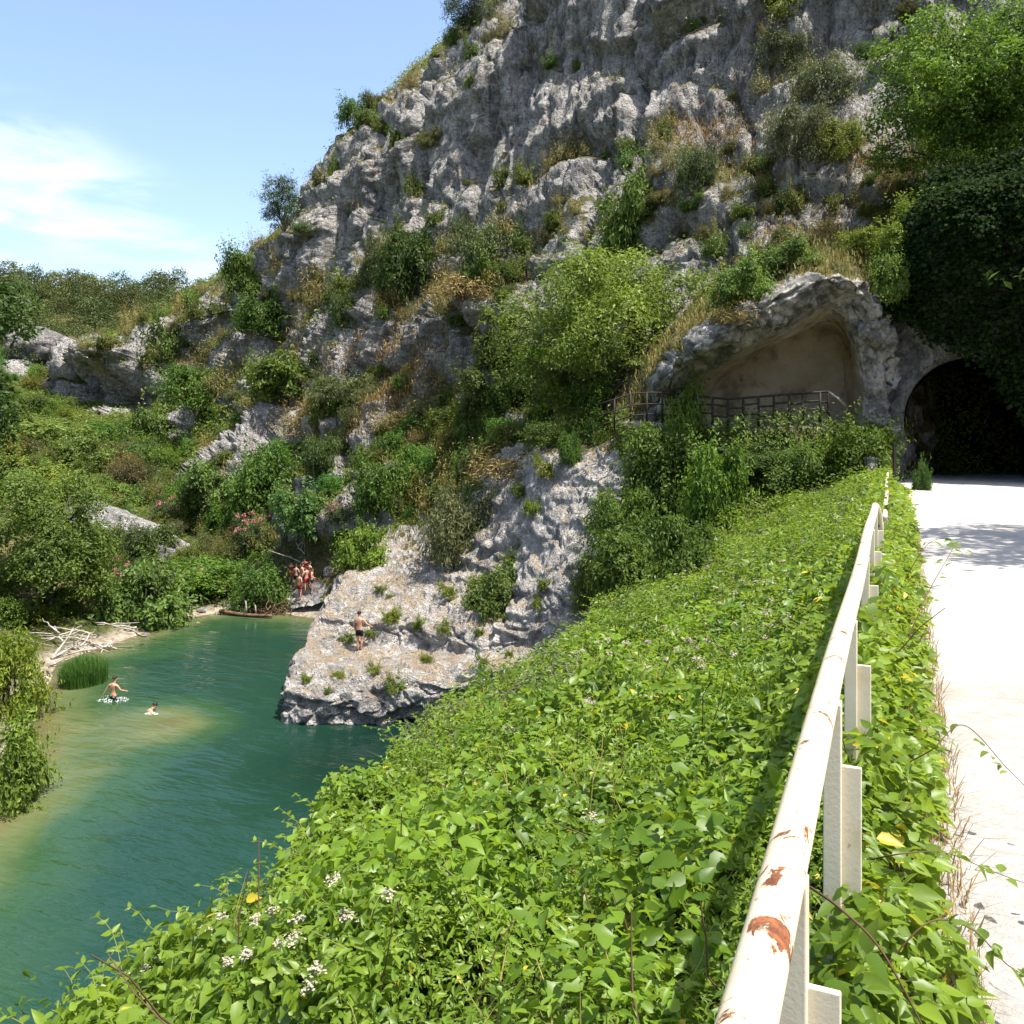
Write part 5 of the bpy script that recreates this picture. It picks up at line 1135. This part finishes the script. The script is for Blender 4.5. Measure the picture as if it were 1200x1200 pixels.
q = np.random.RandomState(12); c = place(97, 800, ymin=30)[0]; n = 2600; rr_ = np.sqrt(q.rand(n)) * .95; aa = q.rand(n) * 6.28; c[2] = -.05; V, Fs = blades(np.stack([np.cos(aa) * rr_, np.sin(aa) * rr_ * 1.2, 0 * aa], 1), q.uniform(.8, 1.55, n) * (1.12 - .35 * rr_), q, .011, .5)
o = obj('reed_clump', mesh_np('reed_clump', V, Fs, False, {'tint': np.repeat(q.rand(n), 5)}), M['reed']); o.location = [float(x) for x in at(98, 801, 38.6)]; o.location[2] = -.05; tag(o, 'dense upright clump of green reeds at the pool edge near the wader', 'reeds')
# small weeds on the outcrop
for i_, (x_, y_, s_) in enumerate([(440, 788, 18), (462, 808, 26), (358, 800, 16), (416, 645, 10), (446, 695, 16), (458, 702, 12), (460, 728, 26), (520, 742, 22), (566, 782, 22), (597, 790, 14), (435, 745, 14), (405, 752, 20), (395, 795, 16), (492, 738, 20), (525, 700, 24), (500, 775, 16), (560, 745, 16), (640, 690, 24), (632, 712, 20), (385, 812, 12), (360, 812, 12), (596, 770, 14), (610, 580, 24), (620, 600, 26), (640, 560, 34), (565, 690, 30), (600, 660, 26)]):
    bush(x_, y_, s_, s_ * .75, 'tuft', (1.15, 1.1, .6) if i_ % 3 else (1.5, 1.25, .6), 'small green weed tuft growing in a crack of the outcrop', 'weeds on the outcrop', 'weed', 'weed_tuft')

# oleanders: bush with pink flowers as its own part
def oleander(px, py, w_, h_, label, seed):
    q = np.random.RandomState(seed); p, n_ = place(px, py); k = p[1] / 1000; root = empty('oleander_bush', p, 0); f = obj('foliage', PR['olive'][seed % 4], None, root); f.scale = (w_ * k / 2, w_ * k / 2, h_ * k / 1.2); f.color = (.85, 1.1, .7, 1)
    for i in range(12):
        c_ = (q.uniform(-.75, .75), q.uniform(-.9, .1), q.uniform(.5, 1.1)); m = foliage_mesh('flower_cluster', [(*c_, .10, .08)], 34, .062, seed * 20 + i, M['petal_pink'], .8, -.6, zmin=-9, sprigs=0, shell=.95)
        fl = obj('flower_cluster', m, None, root); fl.scale = f.scale; fl.color = (1, 1, 1, 1)
    tag(root, label, 'oleander')
oleander(150, 700, 70, 56, 'pink flowering oleander beside the rounded olive green tree', 41)
oleander(205, 612, 50, 34, 'pink oleander behind the tip of the long white boulder', 42)
oleander(244, 612, 56, 40, 'salmon flowered oleander behind the compact dark round bush', 43)
oleander(298, 640, 56, 44, 'deep pink oleander left of the blue green fig bush', 44)
oleander(342, 612, 40, 34, 'rosy oleander just above the bleached fallen branches', 45)
oleander(398, 615, 36, 28, 'small pink oleander right of the blue green fig bush', 46)

# ------------------------------------------------------------------ people
def skin_mesh(name, J, E, R, lev=1):
    me = bpy.data.meshes.new(name + '_cage'); me.from_pydata([tuple(float(x) for x in j) for j in J], E, []); o = bpy.data.objects.new('cage', me); COL.objects.link(o)
    sk = o.modifiers.new('skin', 'SKIN'); sk.use_smooth_shade = True
    for i, r in enumerate(R): me.skin_vertices[0].data[i].radius = (r, r) if np.isscalar(r) else r
    me.skin_vertices[0].data[0].use_root = True
    o.modifiers.new('sub', 'SUBSURF').levels = lev; o.modifiers[-1].render_levels = lev
    dg = bpy.context.evaluated_depsgraph_get(); dg.update(); res = bpy.data.meshes.new_from_object(o.evaluated_get(dg)); res.name = name
    bpy.data.objects.remove(o); bpy.data.meshes.remove(me); return res
def person(loc, rz, pose, label, shorts, seed=0, shirt=None, fingers=True, group=None, h=1.0, tan=(1, 1, 1), lean=0):
    d = dict(el_l=(-.27, .0, 1.16), wr_l=(-.30, .06, .90), el_r=(.27, .0, 1.16), wr_r=(.30, .06, .90), kn_l=(-.11, .03, .50), an_l=(-.12, -.01, .09), kn_r=(.11, .03, .50), an_r=(.12, -.01, .09), head=(0, .02, 1.0)); d.update(pose)
    root = empty('person', loc, rz); root.rotation_euler = (lean, 0, rz); root.scale = (h, h, h); hx, hy = d['head'][0], d['head'][1]
    J = [(0, 0, .95), (0, .0, 1.10), (0, -.01, 1.27), (0, -.01, 1.40), (hx * .3, .0, 1.50), (hx * .7, hy * .6, 1.575), (hx, hy + .01, 1.66), (hx, hy, 1.735)]
    Rr = [(.135, .10), (.118, .088), (.148, .10), (.135, .085), .052, .062, .083, .060]; E = [(0, 1), (1, 2), (2, 3), (3, 4), (4, 5), (5, 6), (6, 7)]
    def chain(st, pts, rs_):
        pv = st
        for p_, r_ in zip(pts, rs_): J.append(tuple(p_)); Rr.append(r_); E.append((pv, len(J) - 1)); pv = len(J) - 1
    for s_, e_, w_ in ((-1, d['el_l'], d['wr_l']), (1, d['el_r'], d['wr_r'])):
        e_, w_ = np.array(e_), np.array(w_); hd = w_ + (w_ - e_) / np.linalg.norm(w_ - e_) * .09; chain(3, [(s_ * .185, -.01, 1.415), (np.array([s_ * .19, -.01, 1.40]) + e_) / 2, e_, (e_ * .6 + w_ * .4), w_, hd], [.056, .046, .038, .036, .025, (.034, .016)])
    for s_, k_, a_ in ((-1, d['kn_l'], d['an_l']), (1, d['kn_r'], d['an_r'])):
        k_, a_ = np.array(k_), np.array(a_); chain(0, [(s_ * .095, 0, .87), (np.array([s_ * .1, .01, .85]) + k_) / 2, k_, k_ * .65 + a_ * .35 + np.array([0, -.02, 0]), a_, a_ + np.array([0, .12, -.05])], [.088, .076, .054, .052, .034, (.036, .022)])
    chain(6, [(hx, hy + .095, 1.645)], [.016])
    for s_ in (-1, 1): chain(6, [(hx + s_ * .088, hy, 1.65)], [.018])
    bm = skin_mesh('body', J, E, Rr, 1 if not fingers else 2)
    if fingers:                                     # five curled fingers per hand, rooted inside the palm, one mesh with the body
        import bmesh; B = bmesh.new(); B.from_mesh(bm)
        for s_, e_, w_ in ((-1, d['el_l'], d['wr_l']), (1, d['el_r'], d['wr_r'])):
            e_, w_ = np.array(e_), np.array(w_); ax = (w_ - e_) / np.linalg.norm(w_ - e_); sd = np.cross(ax, [s_ * 1.0, 0, .01]); sd /= np.linalg.norm(sd); cu = np.cross(sd, ax) * -s_; hd = w_ + ax * .085
            for k2, (off, ln) in enumerate(((-.028, .068), (-.010, .078), (.009, .073), (.027, .058), (.036, .05))):
                st = hd + sd * off if k2 < 4 else w_ + ax * .03 + sd * .02; dr = ax if k2 < 4 else ax * .7 + sd * .7
                V, Fs = tube(np.array([st, st + dr * ln * .5 + cu * .008, st + dr * ln * .9 + cu * .03]), [.0095, .0085, .006], 6); vs = [B.verts.new(tuple(v)) for v in V]
                for F in Fs:
                    for f in F:
                        try: B.faces.new([vs[int(x)] for x in f])
                        except ValueError: pass
        B.to_mesh(bm); B.free()
    m = M['skin']; bo = obj('body', bm, m, root)
    V, F = blob((.195, .215, .21), seed + 2, (20, 14), .10); V[:, 2] *= np.where(V[:, 2] < 0, .35, 1); ho = obj('hair', mesh_np('hair', V, F), M['hair'], root); ho.location = (hx, hy - .018, 1.70)
    k1, k2 = np.array(d['kn_l']), np.array(d['kn_r']); SJ = [(0, 0, .94), (0, 0, 1.03), (-.095, 0, .86), tuple(np.array([-.1, 0, .85]) * .45 + k1 * .55), (.095, 0, .86), tuple(np.array([.1, 0, .85]) * .45 + k2 * .55)]
    so_ = obj('shorts', skin_mesh('shorts', SJ, [(0, 1), (0, 2), (2, 3), (0, 4), (4, 5)], [(.155, .122), (.142, .108), .108, .094, .108, .094], 1), M[shorts], root)
    if shirt: obj('shirt', skin_mesh('shirt', [(0, 0, 1.02), (0, 0, 1.14), (0, -.01, 1.28), (0, -.01, 1.42), (-.19, -.01, 1.405), (.19, -.01, 1.405), (-.235, 0, 1.28), (.235, 0, 1.28)], [(0, 1), (1, 2), (2, 3), (3, 4), (3, 5), (4, 6), (5, 7)], [(.15, .11), (.138, .108), (.165, .118), (.14, .10), .072, .072, .062, .062], 1), M[shirt], root)
    tag(root, label, 'person', group); return root
pm = place(422, 762, ymin=33, ymax=42)[0]
person(pm - np.array([0, 0, .02]), R_(-12), dict(el_l=(-.29, .02, 1.15), wr_l=(-.27, .14, .93), el_r=(.34, .02, 1.22), wr_r=(.44, .20, 1.10), kn_l=(-.09, .03, .5), an_l=(-.08, 0, .09), kn_r=(.10, .05, .5), an_r=(.07, .02, .09), head=(-.02, .03, 1)), 'man in black swim shorts standing on the outcrop with his back turned', 'black', 1)
wp = at(133, 820, 36.1); wp[2] = -.80
w1 = person(wp, R_(-18), dict(el_l=(-.33, -.06, 1.18), wr_l=(-.46, -.10, .96), el_r=(.30, .08, 1.20), wr_r=(.36, .28, 1.12), kn_l=(-.10, .12, .5), an_l=(-.12, -.05, .09), kn_r=(.10, .0, .5), an_r=(.12, -.2, .12), head=(.03, .05, 1)), 'boy wading thigh deep in the pool with splashing water, dark shorts', 'black', 2)
obj('waistband', skin_mesh('waistband', [(0, 0, 1.0), (0, 0, 1.05), (0, 0, 1.10)], [(0, 1), (1, 2)], [(.150, .115), (.146, .112), (.135, .104)], 1), M['yellow'], w1)
sp_ = at(175, 837, 34.2); sp_[2] = -1.30
person(sp_ + np.array([-.55, 0, 0]), R_(-50), dict(el_l=(-.36, -.12, 1.22), wr_l=(-.46, -.2, 1.02), el_r=(.30, .2, 1.2), wr_r=(.30, .42, 1.10), head=(.03, .07, 1)), 'swimmer with only head and one shoulder above the green water', 'black', 3, lean=R_(-24))
sh_ = ['red', 'red', 'navy', 'red', 'black', 'red', 'navy', 'red', 'black', 'red']
labs = ['bather in red shorts standing nearest the water on the small beach', 'bather in red shorts in the middle of the beach group', 'bather in navy shorts at the right end of the group', 'bather in red top at the back of the beach group', 'bather in dark shorts second from left in the group', 'bather in red shorts right of centre in the group', 'bather in navy shorts behind the one nearest the water', 'bather in red shorts at the left end of the group', 'bather in black shorts furthest back under the branches', 'bather with red shorts half hidden behind the right end of the group']
spots_ = [(352, 703), (360, 694), (366, 695), (357, 682), (347, 690), (363, 688), (354, 691), (342, 687), (350, 680), (368, 688)][:8]
for i_, (x_, y_) in enumerate(spots_):
    p_ = place(x_, y_, 4, ymin=48, ymax=66)[0]; q = np.random.RandomState(60 + i_); j = lambda: q.uniform(-.06, .06)
    person(p_, q.uniform(-1.5, 1.5), dict(el_l=(-.29 + j(), j(), 1.17), wr_l=(-.26 + j() * 2, .12 + j(), 1.0 + j() * 2), el_r=(.29 + j(), j(), 1.17), wr_r=(.24 + j() * 2, .14 + j(), 1.05 + j() * 3)), labs[i_], sh_[i_], i_ + 5, 'red' if i_ in (3, 7) else None, False, h=q.uniform(.88, .98))
# splash
def splash(c, rx, ry, n, hgt, label, seed):
    q = np.random.RandomState(seed); mb = MB()
    for i in range(n):
        a = q.rand() * 6.28; r = math.sqrt(q.rand()); s = q.uniform(.006, .022); V, F = blob((s * 2.6, s * 1.8, s * .8), seed + i, (8, 6), .3); mb.add(V + np.array([math.cos(a) * r * rx, math.sin(a) * r * ry, .01 + hgt * q.rand() ** 3 * (1 - r)]), F)
    o = obj('splash', mb.mesh('splash'), M['foam']); o.location = (float(c[0]), float(c[1]), 0); tag(o, label, 'splash', kind='stuff')
splash(at(133, 822, 36.0), .70, .36, 170, .36, 'white water splashed up round the wading boy', 3)
splash(at(178, 838, 34.2), .28, .14, 60, .05, 'small ripple of foam beside the swimmer', 4)
# a shade tree on the far side of the road: its shadow lies on the gravel
tree('broadleaf_tree', SL(15.6, 6.7, 9.8), 9.8, 3.9, 71, 'leaf', (1.1, 1.15, .8), 'roadside tree right of the road, known by its dappled shadow on the gravel', 13000, .2, .35, (0, 0), 14, .8)
